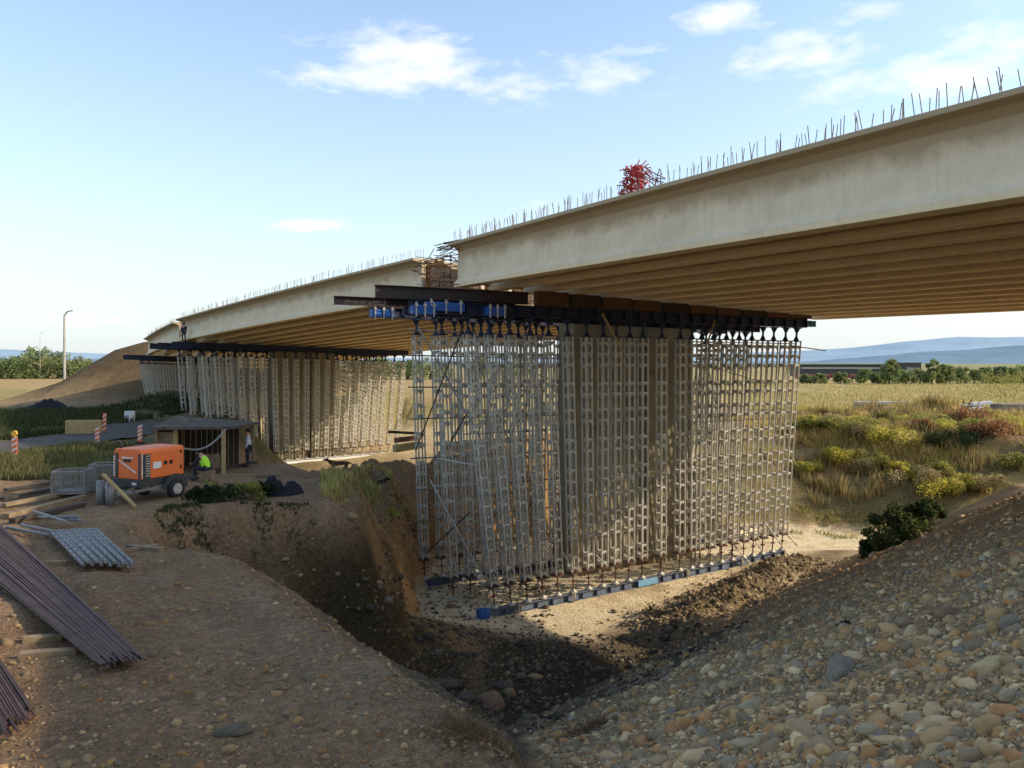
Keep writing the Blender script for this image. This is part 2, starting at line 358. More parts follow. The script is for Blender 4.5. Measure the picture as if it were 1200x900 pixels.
C = lerpc(C, sstep(.5,2.5,D1)*(1-floorm)*sstep(24,21,GY)*(~isg)*.8, (.20,.18,.14))
pit2 = sstep(1,5,D2); C = lerpc(C, pit2, (.62,.48,.28)); C = lerpc(C, sstep(78,90,GY)*(GX>-40)*(GX<12)*(GY<135), (.80,.62,.36))
C = lerpc(C, isg*1.0, (.52,.37,.21)); C = lerpc(C, isg*sstep(0,.6,n_a)*.6, (.60,.41,.22)); C = lerpc(C, isg*sstep(.1,.5,n_b)*.5, (.24,.18,.105))
fillm = sstep(-4.6,-3.8,GZ)*sstep(85,92,GY)*(GX<0); C = lerpc(C, fillm, (.20,.135,.07)); C = lerpc(C, fillm*sstep(0,.4,n_a)*.5, (.20,.14,.075))
mead = sstep(92,104,GY)*(GX>-5); C = lerpc(C, mead, (.60,.46,.20)); C = lerpc(C, mead*sstep(0,.35,n_c)*.5, (.34,.33,.12))
C = lerpc(C, sstep(64,70,GY)*(GX>5)*(1-mead)*.9, (.50,.38,.25))
bank = sstep(58,62,GY)*sstep(20,26,GX)*(1-sstep(72,78,GY)); C = lerpc(C, bank*.9, (.60,.42,.22)); C = lerpc(C, bank*sstep(.0,.3,n_b), (.48,.40,.14)); C = lerpc(C, bank*sstep(.0,.35,n_a)*.8, (.50,.28,.14)); C = lerpc(C, bank*(GX<33)*(GZ<-7.5)*.9, (.46,.27,.13))
lm = sstep(100,110,GY)*(GX<-5)*(1-fillm); C = lerpc(C, lm, (.60,.42,.20)); C = lerpc(C, lm*sstep(.0,.3,n_c)*.6, (.38,.36,.12))
lg = sstep(36,40,GY)*(1-sstep(92,100,GY))*sstep(-18,-22,GX); C = lerpc(C, lg*.8*sstep(-.5,.2,n_a), (.13,.15,.06))
C = lerpc(C, sstep(400,900,GY)*.8, (.36,.38,.20))
nr, nc = GX.shape; idx = np.arange(nr*nc).reshape(nr, nc)
FC = np.stack([idx[:-1,:-1], idx[:-1,1:], idx[1:,1:], idx[1:,:-1]], -1).reshape(-1, 4)
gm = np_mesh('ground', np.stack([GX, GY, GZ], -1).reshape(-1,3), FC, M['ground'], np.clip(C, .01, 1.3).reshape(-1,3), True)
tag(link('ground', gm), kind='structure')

# service road crossing behind the compressor
cl = [(-32.0,30),(-30.4,38),(-29.2,47),(-28.9,57),(-30.0,64),(-31.0,70)]
V = []; 
pts = []
for i in range(len(cl)-1):
    for k in range(12): pts.append(Vector((*cl[i],0)).lerp(Vector((*cl[i+1],0)), k/12))
for i, p in enumerate(pts):
    d = (pts[min(i+1,len(pts)-1)]-pts[max(i-1,0)]).normalized(); nrm = Vector((d.y,-d.x,0))
    for j in range(9):
        q = p+nrm*(-3.1+6.2*j/8); V.append((q.x, q.y, max(hz(q.x,q.y)+.03, hz(p.x,p.y)+.05)))
Fq = [(i*9+j, i*9+j+1, (i+1)*9+j+1, (i+1)*9+j) for i in range(len(pts)-1) for j in range(8)]
mb = MB(); mb.add(V, Fq); M['asph'] = simple('dusty asphalt', (.12,.105,.09), (.07,.062,.055), .95, 0, 1.5, .4, .02, .1)
tag(mb.build('road', M['asph'], smooth=True), kind='structure')

# hills
def ridge(name, Yd, prof, col, seed):
    xs = np.linspace(prof[0][0]-300, prof[-1][0]+300, 160); V = []; Fs = []
    for i, px in enumerate(xs):
        py = np.interp(px, [p[0] for p in prof], [p[1] for p in prof]) + 2.2*float(fbm(np.array([px/60+seed]), np.array([seed*1.0]), 4)[0])
        top = P(px, py, Yd); 
        for j in range(7):
            f = j/6; V.append((top.x*(1-f*.12), top.y*(1-f*.12)+60*float(fbm(np.array([px/25.]), np.array([j*1.3+seed]), 3)[0]), top.z*(1-f)**1.2-8*f))
    for i in range(159):
        for j in range(6): a = i*7+j; Fs.append((a, a+1, a+8, a+7))
    mb = MB(); mb.add(V, Fs)
    tm = NT(name+' haze'); v = tm.geo((.004,.004,.02)); tm.col(tm.ramp(tm.noise(v, 1.0, 6), [(.35, tuple(k*.85 for k in col)), (.65, col)])); tm.b.inputs['Roughness'].default_value = 1; tm.b.inputs['Specular IOR Level'].default_value = 0  # distance haze is put into the hill colour
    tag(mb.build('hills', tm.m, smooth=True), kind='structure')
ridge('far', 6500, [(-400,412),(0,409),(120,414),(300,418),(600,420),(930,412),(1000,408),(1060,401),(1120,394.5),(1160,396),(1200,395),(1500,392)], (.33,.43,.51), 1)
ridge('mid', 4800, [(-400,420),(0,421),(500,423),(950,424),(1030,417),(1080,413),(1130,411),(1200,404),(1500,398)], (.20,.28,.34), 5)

# ------------------------------------------------------------------ bridge
E0 = Vector((-2.8, 38.2, 0)); TV = Vector((.5,-.866,0)); VV = Vector((.866,.5,0))
def girder_profile(fh=2.1):
    right = [(.33,0),(.33,.22),(.12,.42),(.12,1.15),(.12,1.72),(.34,1.90),(.66,1.96),(.66,2.1)]
    return [(-a,b) for a,b in right[::-1]]+right          # left top -> bottom -> right top
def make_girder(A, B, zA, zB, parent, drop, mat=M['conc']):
    """A,B ends (xy) of the girder centre line; z is the soffit height"""
    pr = girder_profile(); mb = MB(); d = (B-A).normalized(); n = Vector((-d.y, d.x, 0))
    N = 24; base = []
    vs = []; 
    for i in range(N+1):
        f = i/N; c = A.lerp(B, f); z = zA+(zB-zA)*f + .12*math.sin(math.pi*f)
        for a, b in pr: vs.append(c + n*a + Vector((0,0,z+b)))
    k = len(pr); fs = []
    for i in range(N):
        for j in range(k): fs.append((i*k+j, i*k+(j+1)%k, (i+1)*k+(j+1)%k, (i+1)*k+j))
    fs.append(tuple(range(k))); fs.append(tuple(range(N*k+k-1, N*k-1, -1)))
    mb.add(vs, fs); o = mb.build('girder', mat, parent); Lg = (B-A).length
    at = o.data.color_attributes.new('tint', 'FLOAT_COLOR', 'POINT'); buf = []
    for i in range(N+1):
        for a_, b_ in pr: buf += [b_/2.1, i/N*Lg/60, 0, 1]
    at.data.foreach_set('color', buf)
    bm = bmesh.new(); bm.from_mesh(o.data); bmesh.ops.recalc_face_normals(bm, faces=bm.faces); bm.to_mesh(o.data); bm.free()
    return bevel(o, .02, 2)
def span(A, B, VA, VB, zA, zB, label, width=26.0, n=14, drop=.87, bars=100, skip=None, barspace=.145, barlen=.58, first=0):
    root = empty('bridge_span', (A.x, A.y, 0), label, 'bridge span')
    gird = []
    for i in range(n):
        w = .33+i*(width-.66)/(n-1); dz = drop*i/(n-1)
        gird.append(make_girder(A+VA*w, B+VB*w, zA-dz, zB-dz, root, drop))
    # permanent shutter slabs between the girders
    mb = MB()
    for i in range(n-1):
        w0 = .33+i*(width-.66)/(n-1)+.56; w1 = .33+(i+1)*(width-.66)/(n-1)-.56
        d0 = drop*(i+.28)/(n-1); d1 = drop*(i+.72)/(n-1)
        for k in range(24):
            vs = []
            for g in (k/24, (k+1)/24):
                c = A.lerp(B, g); vv = VA.lerp(VB, g); z = zA+(zB-zA)*g+.12*math.sin(math.pi*g)+2.104
                for w, dd in ((w0,d0),(w1,d1)):
                    for h in (0,.05): vs.append(c+vv*w+Vector((0,0,z-dd+h)))
            mb.add(vs, [(0,2,6,4),(1,5,7,3),(0,4,5,1),(2,3,7,6),(0,1,3,2),(4,6,7,5)])
    mb.build('shutter_slab', M['deckpanel'], root)
    # starter bars on the edge girder: one mesh each
    L = (B-A).length; rr = random.Random(int(L*10)); tot = int(L/barspace)
    proto = []
    for q in range(6):
        m2 = MB(); lx = rr.uniform(-.07,.07); ly = rr.uniform(-.07,.07); h = barlen*rr.uniform(.88,1.08)
        m2.tube((0,0,-.02),(lx*.5,ly*.5,h*.55),.011,5,cap=False); m2.tube((lx*.5,ly*.5,h*.55),(lx,ly,h),.011,5)
        proto.append(m2.mesh('rebar', M['rebar']))
    d = (B-A).normalized(); stuff = MB()
    def pos(s, w):
        f = s/L; c = A.lerp(B, f)+VA.lerp(VB, f)*w; return Vector((c.x, c.y, zA+(zB-zA)*f+.12*math.sin(math.pi*f)+2.1-drop*w/width))
    order = range(tot)
    for i in order:
        s = (i+.5)*barspace+rr.uniform(-.07,.07); p = pos(s, .33+rr.uniform(-.45,.15))
        if first <= i < first+bars:
            o = link('rebar', proto[rr.randrange(6)]); o.parent = gird[0]
            o.matrix_parent_inverse = Matrix.Identity(4)
            gi = Matrix.Translation(root.location)            # girder has identity local under parent inverse
            o.matrix_local = Matrix.Translation(p) @ Matrix.Rotation(rr.uniform(0,6.28), 4, 'Z')
        else:
            a = rr.uniform(-.1,.1); stuff.tube(p, p+Vector((a, rr.uniform(-.1,.1), barlen*rr.uniform(.85,1.1))), .012, 4)
    for gi_ in range(1, 5):
        for i in range(int(tot/1.6)):
            s = (i+.5)*barspace*1.6+rr.uniform(-.1,.1); p = pos(s, .33+gi_*(width-.66)/(n-1)+rr.uniform(-.25,.25))
            stuff.tube(p, p+Vector((rr.uniform(-.1,.1), rr.uniform(-.1,.1), barlen*rr.uniform(.8,1.1))), .012, 4)
    o = stuff.build('starter_bars', M['rebar'], root); o['kind'] = 'stuff'
    return root, gird
near_end = E0+TV*56  # span lengthened out of view so its deck shades the left terrace
A2 = E0-TV*4.3; D2v = Vector((-.62,.785,0)); V2v = Vector((.785,.62,0)).normalized()
B2 = A2+D2v*43.5
A3 = B2+Vector((-.7,1.1,0)); D3v = Vector((-.50,.866,0)); V3v = Vector((.866,.5,0)); B3 = A3+D3v*29
span(E0, near_end, VV, VV, 3.63, 2.66, 'pale concrete girder span crossing the right side above the gravel slope', bars=100, first=40)
span(A2, B2, V2v, V2v, 3.42, 2.08, 'middle concrete girder span between the two tall grey falseworks', bars=100, barspace=.24, first=0)
span(A3, B3, V3v, V3v, 1.85, 1.0, 'farthest low concrete girder span running into the earth fill', bars=0, barspace=.4)

# reinforcement left open between the first two spans
def cage(name, c, size, n, r, mat, label, cat, seed, arcs=True):
    rr = random.Random(seed); mb = MB()
    c = Vector(c)
    for i in range(n):
        a = c+Vector([rr.gauss(0,.33)*s for s in size]); 
        d = Vector((rr.gauss(0,1), rr.gauss(0,1), rr.gauss(0,.9))).normalized()*rr.uniform(.25,.8)*min(size)*.9
        b = a+d; e = b+Vector((rr.gauss(0,.2), rr.gauss(0,.2), rr.gauss(0,.3)))*min(size)
        mb.path([a,b,e], r, 5)
    o = mb.build(name, mat); return tag(o, label, cat)
gapc = E0-TV*2.15
rr = random.Random(3)
root = empty('reinforcement_cage', (gapc.x, gapc.y, 3.5), 'rusty reinforcement cage in the gap between two bridge spans', 'rebar cage')
for k in range(13):
    w = .1+k*2.0; mb = MB()
    for s in (-1.6,-.8,0,.8,1.6):
        p = gapc+VV*w+TV*s; z0 = 3.55-.87*w/26
        mb.path([p+Vector((0,0,z0)), p+Vector((0,0,z0+1.75+rr.uniform(-.1,.2))), p+VV*.4+Vector((0,0,z0+1.75)), p-TV*.8+Vector((0,0,z0+1.75))], .02, 5)
    mb.tube(gapc+VV*w-TV*1.65+Vector((0,0,z0+.05)), gapc+VV*w+TV*1.65+Vector((0,0,z0+.05)), .02, 5)
    mb.build('stirrup', M['rust'], root)
mb = MB()
for k in range(14):
    z = 3.6+k*.16; s = rr.uniform(-1.9,1.9)
    mb.tube(gapc+VV*-.3+TV*s+Vector((0,0,z)), gapc+VV*21.5+TV*s+Vector((0,0,z-.8)), .02, 5)
for k in range(44):
    s0 = rr.uniform(-2.1,2.1); z = 3.7+rr.random()*1.75; w = rr.uniform(-.35,.6)
    mb.tube(gapc+VV*w+TV*s0+Vector((0,0,z)), gapc+VV*(w+rr.uniform(-.3,.3))+TV*(s0+rr.uniform(-1.5,1.5))+Vector((0,0,z+rr.uniform(-.25,.35))), .022, 5)
for k in range(16):
    s0 = rr.uniform(1.2,3.2); z = 5.45+rr.random()*.45
    mb.tube(gapc+VV*.1+TV*s0+Vector((0,0,z)), gapc+VV*-.1+TV*(s0-1.4)+Vector((0,0,z+rr.uniform(-.3,.3))), .022, 5)
mb.build('longitudinal_bars', M['rust'], root)
mb = MB(); mb.box(gapc+VV*1.6+TV*-1.6+Vector((0,0,4.3)), (2.4,.08,1.4), Matrix.Rotation(math.atan2(.5,.866),3,'Z') @ Matrix.Rotation(R(1.9),3,'Y')); mb.build('timber_shutter', M['wood_dk'], root)

# red bundle on the near deck
bp = E0+TV*13.2+VV*.45
rb = MB(); rr = random.Random(11)
cz = 3.63-.16+2.12; c0 = Vector((bp.x, bp.y, cz))
for k in range(230):
    f = rr.random(); wv = .72*(1-f*.55); q = c0+TV*rr.uniform(-wv,wv)*.95+VV*rr.uniform(-.3,.3)+Vector((0,0,.05+f*1.02))
    d = Vector((rr.gauss(0,1), rr.gauss(0,1), rr.gauss(0,.8))).normalized()*rr.uniform(.10,.24)
    rb.path([q-d, q, q+Vector((d.y,-d.x,d.z))*.8], .019, 5)
tag(rb.build('steel_bundle', M['red']), 'tangled red painted steel bundle sitting on the near deck edge', 'steel bundle')
rb = MB()
for k in range(16):
    q = c0+TV*(.95+rr.uniform(-.1,.7))+Vector((0,0,rr.uniform(.0,.55))); rb.tube(q, q+Vector((rr.uniform(-.7,.1), rr.uniform(-.2,.2), rr.uniform(.0,.42))), .016, 5)
tag(rb.build('loose_rebar', M['rust']), 'few bent rusty bars leaning beside the red steel bundle', 'rebar')

# ------------------------------------------------------------------ falsework
PL = 12.4                                    # nominal length of one post
def post_meshes():
    out = {}
    s = .185
    mb = MB(); rr = random.Random(5); z = 1.15; k = 0; gaps = [.5,.86,.5,.5,.86,.7,.5,.86,.5,.86,.5,.7]
    for sx in (-1,1): mb.tube((sx*s,s,1.0),(sx*s,s,PL-.75),.046,8)
    def plate(M0, W0, W1, z, full):
        nseg = 6; W = W1-W0; prof = [(W0,.07),(W1,.07)]+[(W1-W*i/nseg, -.21+.20*(math.sin(math.pi*i/nseg) if full else math.sin(math.pi/2*i/nseg))**.55) for i in range(nseg+1)]
        vs = []
        for off in (-.014,.014):
            for x, zz in prof: vs.append(M0 @ Vector((x, s+off, 0))+Vector((0,0,z+zz)))
        m = len(prof); fs = []
        for base in (0, m):
            h = nseg//2 if full else nseg
            for i in range(nseg): fs.append((base+1 if i < h else base, base+2+i, base+3+i))
            fs.append((base, base+1, base+2+h))
        for i in range(m): fs.append((i, (i+1)%m, m+(i+1)%m, m+i))
        mb.add(vs, fs)
    while z < PL-.8:
        plate(Matrix.Identity(3), -s+.02, s-.02, z, True)
        for sx in (-1,1):      # side links reach half way to the other ladder
            mb.box((sx*s, s/2, z-.02), (.028, s, .15)); mb.box((sx*s, s-.06, z-.1), (.026, .07, .12))
        z += gaps[k % len(gaps)]; k += 1
    out['ladder_frame'] = mb.mesh('ladder_frame', M['galv'])
    mb = MB(); mb.tube((0,0,.02),(0,0,.06),.2,14,0); mb.tube((0,0,.06),(0,0,.16),.15,12,0,.06)
    mb.tube((0,0,.16),(0,0,1.0),.035,8,1); mb.box((0,0,.93),(.5,.5,.05),None,1); mb.tube((0,0,.5),(0,0,.56),.09,8,1); mb.bar((-.22,0,.53),(.22,0,.53),.03,.03,1)
    out['base_jack'] = mb.mesh('base_jack', [M['galv'], M['rust']])
    mb = MB(); mb.box((0,0,PL-.74),(.46,.46,.05)); mb.tube((0,0,PL-.72),(0,0,PL-.5),.17,10,0,.07); mb.tube((0,0,PL-.5),(0,0,PL-.28),.06,8); mb.tube((0,0,PL-.28),(0,0,PL-.05),.07,10,0,.19); mb.box((0,0,PL-.025),(.42,.42,.045))
    out['head_jack'] = mb.mesh('head_jack', M['navy'])
    out['s'] = s; return out
PM = post_meshes()
ORD = ['first','second','third','fourth','fifth','sixth','seventh','eighth','ninth','tenth','eleventh','twelfth','thirteenth','fourteenth','fifteenth','sixteenth','seventeenth','eighteenth','nineteenth','twentieth','twenty-first','twenty-second','twenty-third']
def place_post(b, t, ang, label, group):
    d = (t-b); L = d.length; zax = d.normalized(); xax = Vector((math.cos(ang), math.sin(ang), 0)); yax = zax.cross(xax).normalized(); xax = yax.cross(zax)
    m = Matrix((xax, yax, zax)).transposed().to_4x4(); m.translation = b
    root = empty('shoring_post', (0,0,0), label, 'shoring post', group)
    root.matrix_world = m @ Matrix.Diagonal((1,1,L/PL,1))
    s = PM['s']
    link('ladder_frame', PM['ladder_frame'], root); link('ladder_frame', PM['ladder_frame'], root, Matrix.Rotation(math.pi, 4, 'Z'))
    for nme in ('base_jack','head_jack'): link(nme, PM[nme], root)
    return root
def row(bl, br, tl, tr_, n, ang, where, group, skip=()):
    for i in range(n):
        f = i/(n-1)
        if i in skip: continue
        w = random.uniform(-.02,.02)
        place_post(bl.lerp(br, f)+Vector((w,0,0)), tl.lerp(tr_, f), ang, f'{ORD[i]} galvanised lattice shoring post from the left in {where}', group)
def tvz(t, v, z): p = E0+TV*t+VV*v; return Vector((p.x, p.y, z))
ANG = math.atan2(.5,.866)
FB = (Vector((-.7,36.9,-11.4)), Vector((16.0,48.0,-11.4)))                       # front row feet
FT = (tvz(2.1,-.6,2.13), tvz(2.1,21.4,2.08))
RB = (tvz(-4.0,.25,-11.4), tvz(-4.0,19.4,-11.4)); RT = (tvz(-4.0,-.25,2.28), tvz(-4.0,21.0,1.9))
FEET = [580,599,618,636.5,654,672,690,706,721,737,752.5,774.5,796.5,810,820,832,845,858,871,882,893,905,916]
def on_line(a, b, px):                      # parameter along a->b where the sight line at px crosses it
    k = (px-600)/F; return (k*a.y-a.x)/((b.x-a.x)-k*(b.y-a.y))
for i, px in enumerate(FEET):
    tp = px+(np.interp(px, [580,640,706,810,916], [-33,-15,1,1,18])); b_ = FB[0].lerp(FB[1], on_line(*FB, px)); t_ = FT[0].lerp(FT[1], on_line(*FT, tp))
    place_post(b_, t_, ANG, f'{ORD[i]} galvanised lattice shoring post from the left in the near front row', 'shoring posts of the near falsework front row')
row(*RB, *RT, 20, ANG, 'the near rear row', 'shoring posts of the near falsework rear row')
MB2 = (tvz(-1.0,.45,-11.75), tvz(-1.0,19.4,-11.75)); MT2 = (tvz(-1.0,-.2,2.2), tvz(-1.0,20.6,1.9))
row(*MB2, *MT2, 20, ANG, 'the near middle row beside the pier', 'shoring posts of the near falsework middle row', skip=tuple(range(6,16)))
def beam(name, a, b, w, h, mat, label, cat, stiff=.9, group=None):
    mb = MB(); mb.ibeam(a, b, w, h, 0, stiff); return tag(mb.build(name, mat), label, cat, group)
dr = (FB[1]-FB[0]).normalized()
beam('base_beam', FB[0]-dr*.55-Vector((0,0,.2)), FB[1]+dr*.6-Vector((0,0,.2)), .3, .38, M['bluebeam'], 'long blue grey steel base beam under the near front posts', 'steel beam', .92)
dr2 = (RB[1]-RB[0]).normalized()
beam('base_beam', RB[0]-dr2*.7-Vector((0,0,.2)), RB[1]+dr2*.6-Vector((0,0,.2)), .3, .38, M['bluebeam'], 'shaded steel base beam under the near rear posts', 'steel beam', .92)
# head beams: header, brown carrier on top
u3 = Vector((0,0,1))
def header(t, zl, zr, v0, v1, lab, mat): 
    return beam('header_beam', tvz(t, v0, zl+.27), tvz(t, v1, zr+.27), .36, .52, mat, lab, 'steel beam', .9)
header(2.1, 2.2, 2.08, -3.2, 22.3, 'dark blue header beam carried by the near front posts', M['navy'])
header(-4.0, 2.3, 1.9, -2.8, 21.9, 'dark blue header beam carried by the near rear posts', M['navy'])
header(-1.0, 2.25, 1.9, -2.2, 21.7, 'dark blue header beam carried by the near middle posts', M['navy'])
beam('carrier_beam', tvz(2.1,-4.75,3.06), tvz(2.1,2.9,3.06), .34, .56, M['rust_dk'], 'dark brown steel beam sticking out left, nearest and highest', 'steel beam', 0)
beam('carrier_beam', tvz(1.4,-4.0,2.72), tvz(1.4,2.6,2.72), .3, .38, M['rust_dk'], 'short brown steel beam tucked under the highest brown beam', 'steel beam', 0)
beam('carrier_beam', tvz(-4.0,-4.65,3.1), tvz(-4.0,3.2,3.1), .34, .42, M['rust_dk'], 'dark brown steel beam with the farthest left end over the rear posts', 'steel beam', 0)
def blue_block(c, L, lab):
    root = empty('spindle_bracket', c, lab, 'beam bracket'); mb = MB()
    mb.box(c, (L,.42,.4), Matrix.Rotation(ANG,3,'Z')); bevel(mb.build('body', M['blue'], root), .03)
    mb = MB()
    for s in (-1,0,1):
        p = c+VV*s*L*.38; mb.tube(p-u3*.3+TV*.24, p+u3*.33+TV*.24, .035, 8); mb.box(p+TV*.25+u3*.2, (.14,.08,.1), Matrix.Rotation(ANG,3,'Z'))
    mb.build('bolt', M['galv'], root)
for t_, v_, z_, L_, lab in ((2.1,-1.6,2.98-.5,1.9,'bright blue bracket under the highest brown beam end'),(-4.0,-2.2,2.5,1.2,'bright blue bracket at the left end of the rear header beam'),
                            (2.3,-2.7,2.3,1.1,'blue bracket at the left end of the front header beam'),(2.3,.9,2.35,1.0,'small blue bracket right of the highest brown beam middle')):
    blue_block(tvz(t_+.2, v_, z_), L_, lab)
mb = MB(); mb.box(FB[0]-dr*.75+Vector((0,-.1,-.1)), (.5,.45,.42), Matrix.Rotation(ANG,3,'Z')); tag(bevel(mb.build('end_bracket', M['blue']), .04), 'blue bracket on the left end of the front base beam', 'beam bracket')
mb = MB(); mb.box(RB[0]-dr2*.95+Vector((0,0,-.12)), (.75,.45,.42), Matrix.Rotation(ANG,3,'Z')); mb.box(RB[0]-dr2*1.5+Vector((0,0,-.15)), (.3,.5,.3), Matrix.Rotation(ANG,3,'Z')); tag(bevel(mb.build('end_bracket', M['blue']), .04), 'shaded blue bracket on the left end of the rear base beam', 'beam bracket')
mb = MB(); p = FB[0].lerp(FB[1], .465)-TV*-.2-u3*.18; mb.box(p, (1.35,.06,.34), Matrix.Rotation(math.atan2(dr.y,dr.x),3,'Z')); tag(bevel(mb.build('splice_plate', M['lblue']), .01), 'light blue splice plate on the middle of the front base beam', 'steel plate')
for i, f in enumerate((.055,.215,.61,.83)):
    p = FB[0].lerp(FB[1], f)+TV*.26-u3*.18; mb = MB(); mb.bar(p-u3*.24, p+u3*.26, .14, .1); mb.tube(p-u3*.05+VV*.12, p+u3*.22+VV*.12,.03,6)
    tag(mb.build('beam_clamp', M['galv']), ['leftmost','second','third','rightmost'][i]+' silver clamp on the front base beam', 'clamp', 'clamps on the front base beam')
# timber packing between header and girders
rr = random.Random(8)
for i in range(1, 12):
    w = .33+i*(26-.66)/13; zt = 3.58-.87*(w/26); zb = 2.2-.12*w/22+.53
    if zt-zb < .04 or (w < 2.9): continue
    mb = MB(); mb.box(tvz(2.1, w, (zt+zb)/2), (1.82,.34,zt-zb-.02), Matrix.Rotation(ANG,3,'Z'))
    tag(bevel(mb.build('packing_block', M['orange_t'] if i % 3 else M['wood_dk']), .01), f'timber packing block under the {ORD[i]} girder from the left', 'timber block', 'packing blocks over the front header beam')
for i in range(1, 12):
    w = .33+i*(26-.66)/13; zt = 3.36-.87*(w/26); zb = 2.3-.4*w/22+.53
    if zt-zb < .06 or w < 3.2: continue
    mb = MB(); mb.box(tvz(-4.0-.35, w, (zt+zb)/2), (1.0,.7,zt-zb-.02), Matrix.Rotation(ANG,3,'Z'))
    mb.build('packing_block', M['wood_dk']); tag(COL.objects[-1], f'dark timber packing on the rear header under the {ORD[i]} girder', 'timber block', 'packing blocks over the rear header beam')
# pier
def pier(t0, pxl, pxr, base, top, thick, lab, E=E0, T=TV, Vd=VV):
    def solve(px):
        k = (px-600)/F; p = E+T*t0; return (k*p.y-p.x)/(Vd.x-k*Vd.y)
    v0, v1 = solve(pxl), solve(pxr); root = empty('pier', E+T*t0+Vd*(v0+v1)/2+Vector((0,0,base)), lab, 'bridge pier')
    ang = math.atan2(Vd.y, Vd.x); rot = Matrix.Rotation(ang, 3, 'Z')
    w = v1-v0
    for a, b in ((v0, v0+w*.40), (v1-w*.40, v1)):
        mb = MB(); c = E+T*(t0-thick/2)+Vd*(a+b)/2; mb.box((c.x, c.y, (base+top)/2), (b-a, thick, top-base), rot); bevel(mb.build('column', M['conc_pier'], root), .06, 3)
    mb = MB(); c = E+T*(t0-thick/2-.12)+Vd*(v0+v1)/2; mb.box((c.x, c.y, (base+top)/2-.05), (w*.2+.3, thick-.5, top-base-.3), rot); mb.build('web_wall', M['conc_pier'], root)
    return root
pier(-1.7, 672, 812, -12.2, 2.6, 1.5, 'brown concrete pier standing inside the near falsework')

# loose braces of the near falsework
def stick(a, b, r, mat, lab, grp=None, name='brace_tube', cat='scaffold tube', couplers=True):
    mb = MB(); mb.tube(a, b, r, 8)
    if couplers:
        a, b = Vector(a), Vector(b)
        for f in (.12,.5,.86): q = a.lerp(b, f); d = (b-a).normalized(); mb.tube(q-d*.07, q+d*.07, r*1.8, 6)
    return tag(mb.build(name, mat), lab, cat, grp)
def lerp_row(bot, top, f, h):   # point on the row plane
    b = bot[0].lerp(bot[1], f); t = top[0].lerp(top[1], f); return b.lerp(t, h)
OFF = TV*.26
G = 'diagonal tubes of the near falsework'
stick(P(490,383,40.2), P(562,512,36.6), .035, M['galv_dk'], 'grey diagonal tube falling right across the top left of the falsework', G)
stick(P(544,380,36.4), P(487,528,40.2), .035, M['rust'], 'dark diagonal tube falling left across the top left of the falsework', G)
stick(P(546,486,36.2), P(528,518,37.6), .035, M['rust'], 'short dark diagonal tube on the left falsework side', G)
stick(P(513,537,39), P(560,546,36.6), .032, M['galv'], 'pale tube lying almost level on the left falsework side', G)
stick(P(504,562,39.6), P(566,677,36.3), .032, M['galv'], 'pale diagonal tube low on the left falsework side', G)
stick(P(545,660,39.8), P(569,688,36.9), .032, M['galv'], 'pale short tube at the left falsework foot', G)
stick(P(500,648,40.5), P(551,600,37), .032, M['rust'], 'rusty tube rising right low on the left falsework side', G)
for i, (x0,y0,x1,y1) in enumerate(((846,622,880,662),(872,618,893,645),(896,612,932,661),(916,620,935,640))):
    k = (x1-600)/F; Yf = -11.7*-F/(y1-425); Yt = Yf+.35
    stick(P(x1,y1,Yf), P(x0,y0,Yf*1.0+(-.9)+1.6), .035, M['galv'], ['leftmost','second','third','rightmost'][i]+' pale raking prop standing in front of the right posts', 'raking props at the right foot')
for i, (x0,y0,x1,y1) in enumerate(((660,648,672,668),(698,650,712,664))):
    stick(P(x0,y0,38.2+i), P(x1,y1,37.9+i), .035, M['galv'], ['left','right'][i]+' short bright strut low in the front row', 'short struts low in the front row', couplers=False)
for i, h in enumerate((.10,.385,.60,.93)):
    a = lerp_row(FB, FT, 0, h)-OFF; b = lerp_row(FB, FT, 1, h)-OFF
    stick(a-(b-a).normalized()*.5, b+(b-a).normalized()*.6, .026, M['galv_dk'], ['lowest','second lowest','second highest','highest'][i]+' level tube tied behind the near front row', 'level tubes behind the front row', couplers=False)
for i, h in enumerate((.12,.23,.35,.47,.62,.74,.86,.955)):
    a = lerp_row(RB, RT, 0, h)+OFF; b = lerp_row(RB, RT, 1, h)+OFF
    stick(a-(b-a).normalized()*.7, b+(b-a).normalized()*.6, .036, M['galv_dk'], f'{ORD[i]} level tube counting up, tied to the near rear row', 'level tubes on the rear row', couplers=False)
for k in range(9):
    f = (k+.3)/9; h = [.2,.5,.75][k%3]
    a = lerp_row(FB, FT, f, h); b = lerp_row(RB, RT, f+.04*((k%2)*2-1), h+.12)
    stick(a, b, .026, M['galv_dk'], f'{ORD[k]} cross tube from the left linking front and rear rows', 'cross tubes between the rows', couplers=False)
for k in range(6):
    f = k/6+.02
    a = lerp_row(FB, FT, f, .15 if k%2 else .9)-OFF*1.15; b = lerp_row(FB, FT, f+.16, .9 if k%2 else .15)-OFF*1.15
    stick(a, b, .024, M['galv_dk'], f'{ORD[k]} long diagonal tube from the left behind the near front row', 'long diagonals behind the front row', couplers=False)
stick(P(926,405,46.6), P(968,411,46.0), .03, M['galv_dk'], 'short grey tube sticking out right of the falsework head', couplers=False)
stick(P(706,368,39.5), P(730,412,38.6), .06, M['wood_y'], 'yellow timber plank leaning from the header beam', name='leaning_plank', cat='plank', couplers=False)
stick(P(838,375,43.5), P(829,402,43), .05, M['wood_y'], 'short timber plank hanging under the right of the header', name='leaning_plank', cat='plank', couplers=False)
# header stub sticking out on the right
mb = MB(); mb.ibeam(tvz(2.1,22.3,2.34), tvz(2.1,23.1,2.33), .3, .36, 0, .3); tag(mb.build('header_stub', M['lblue']), 'pale grey blue beam stub beyond the right deck edge', 'steel beam')

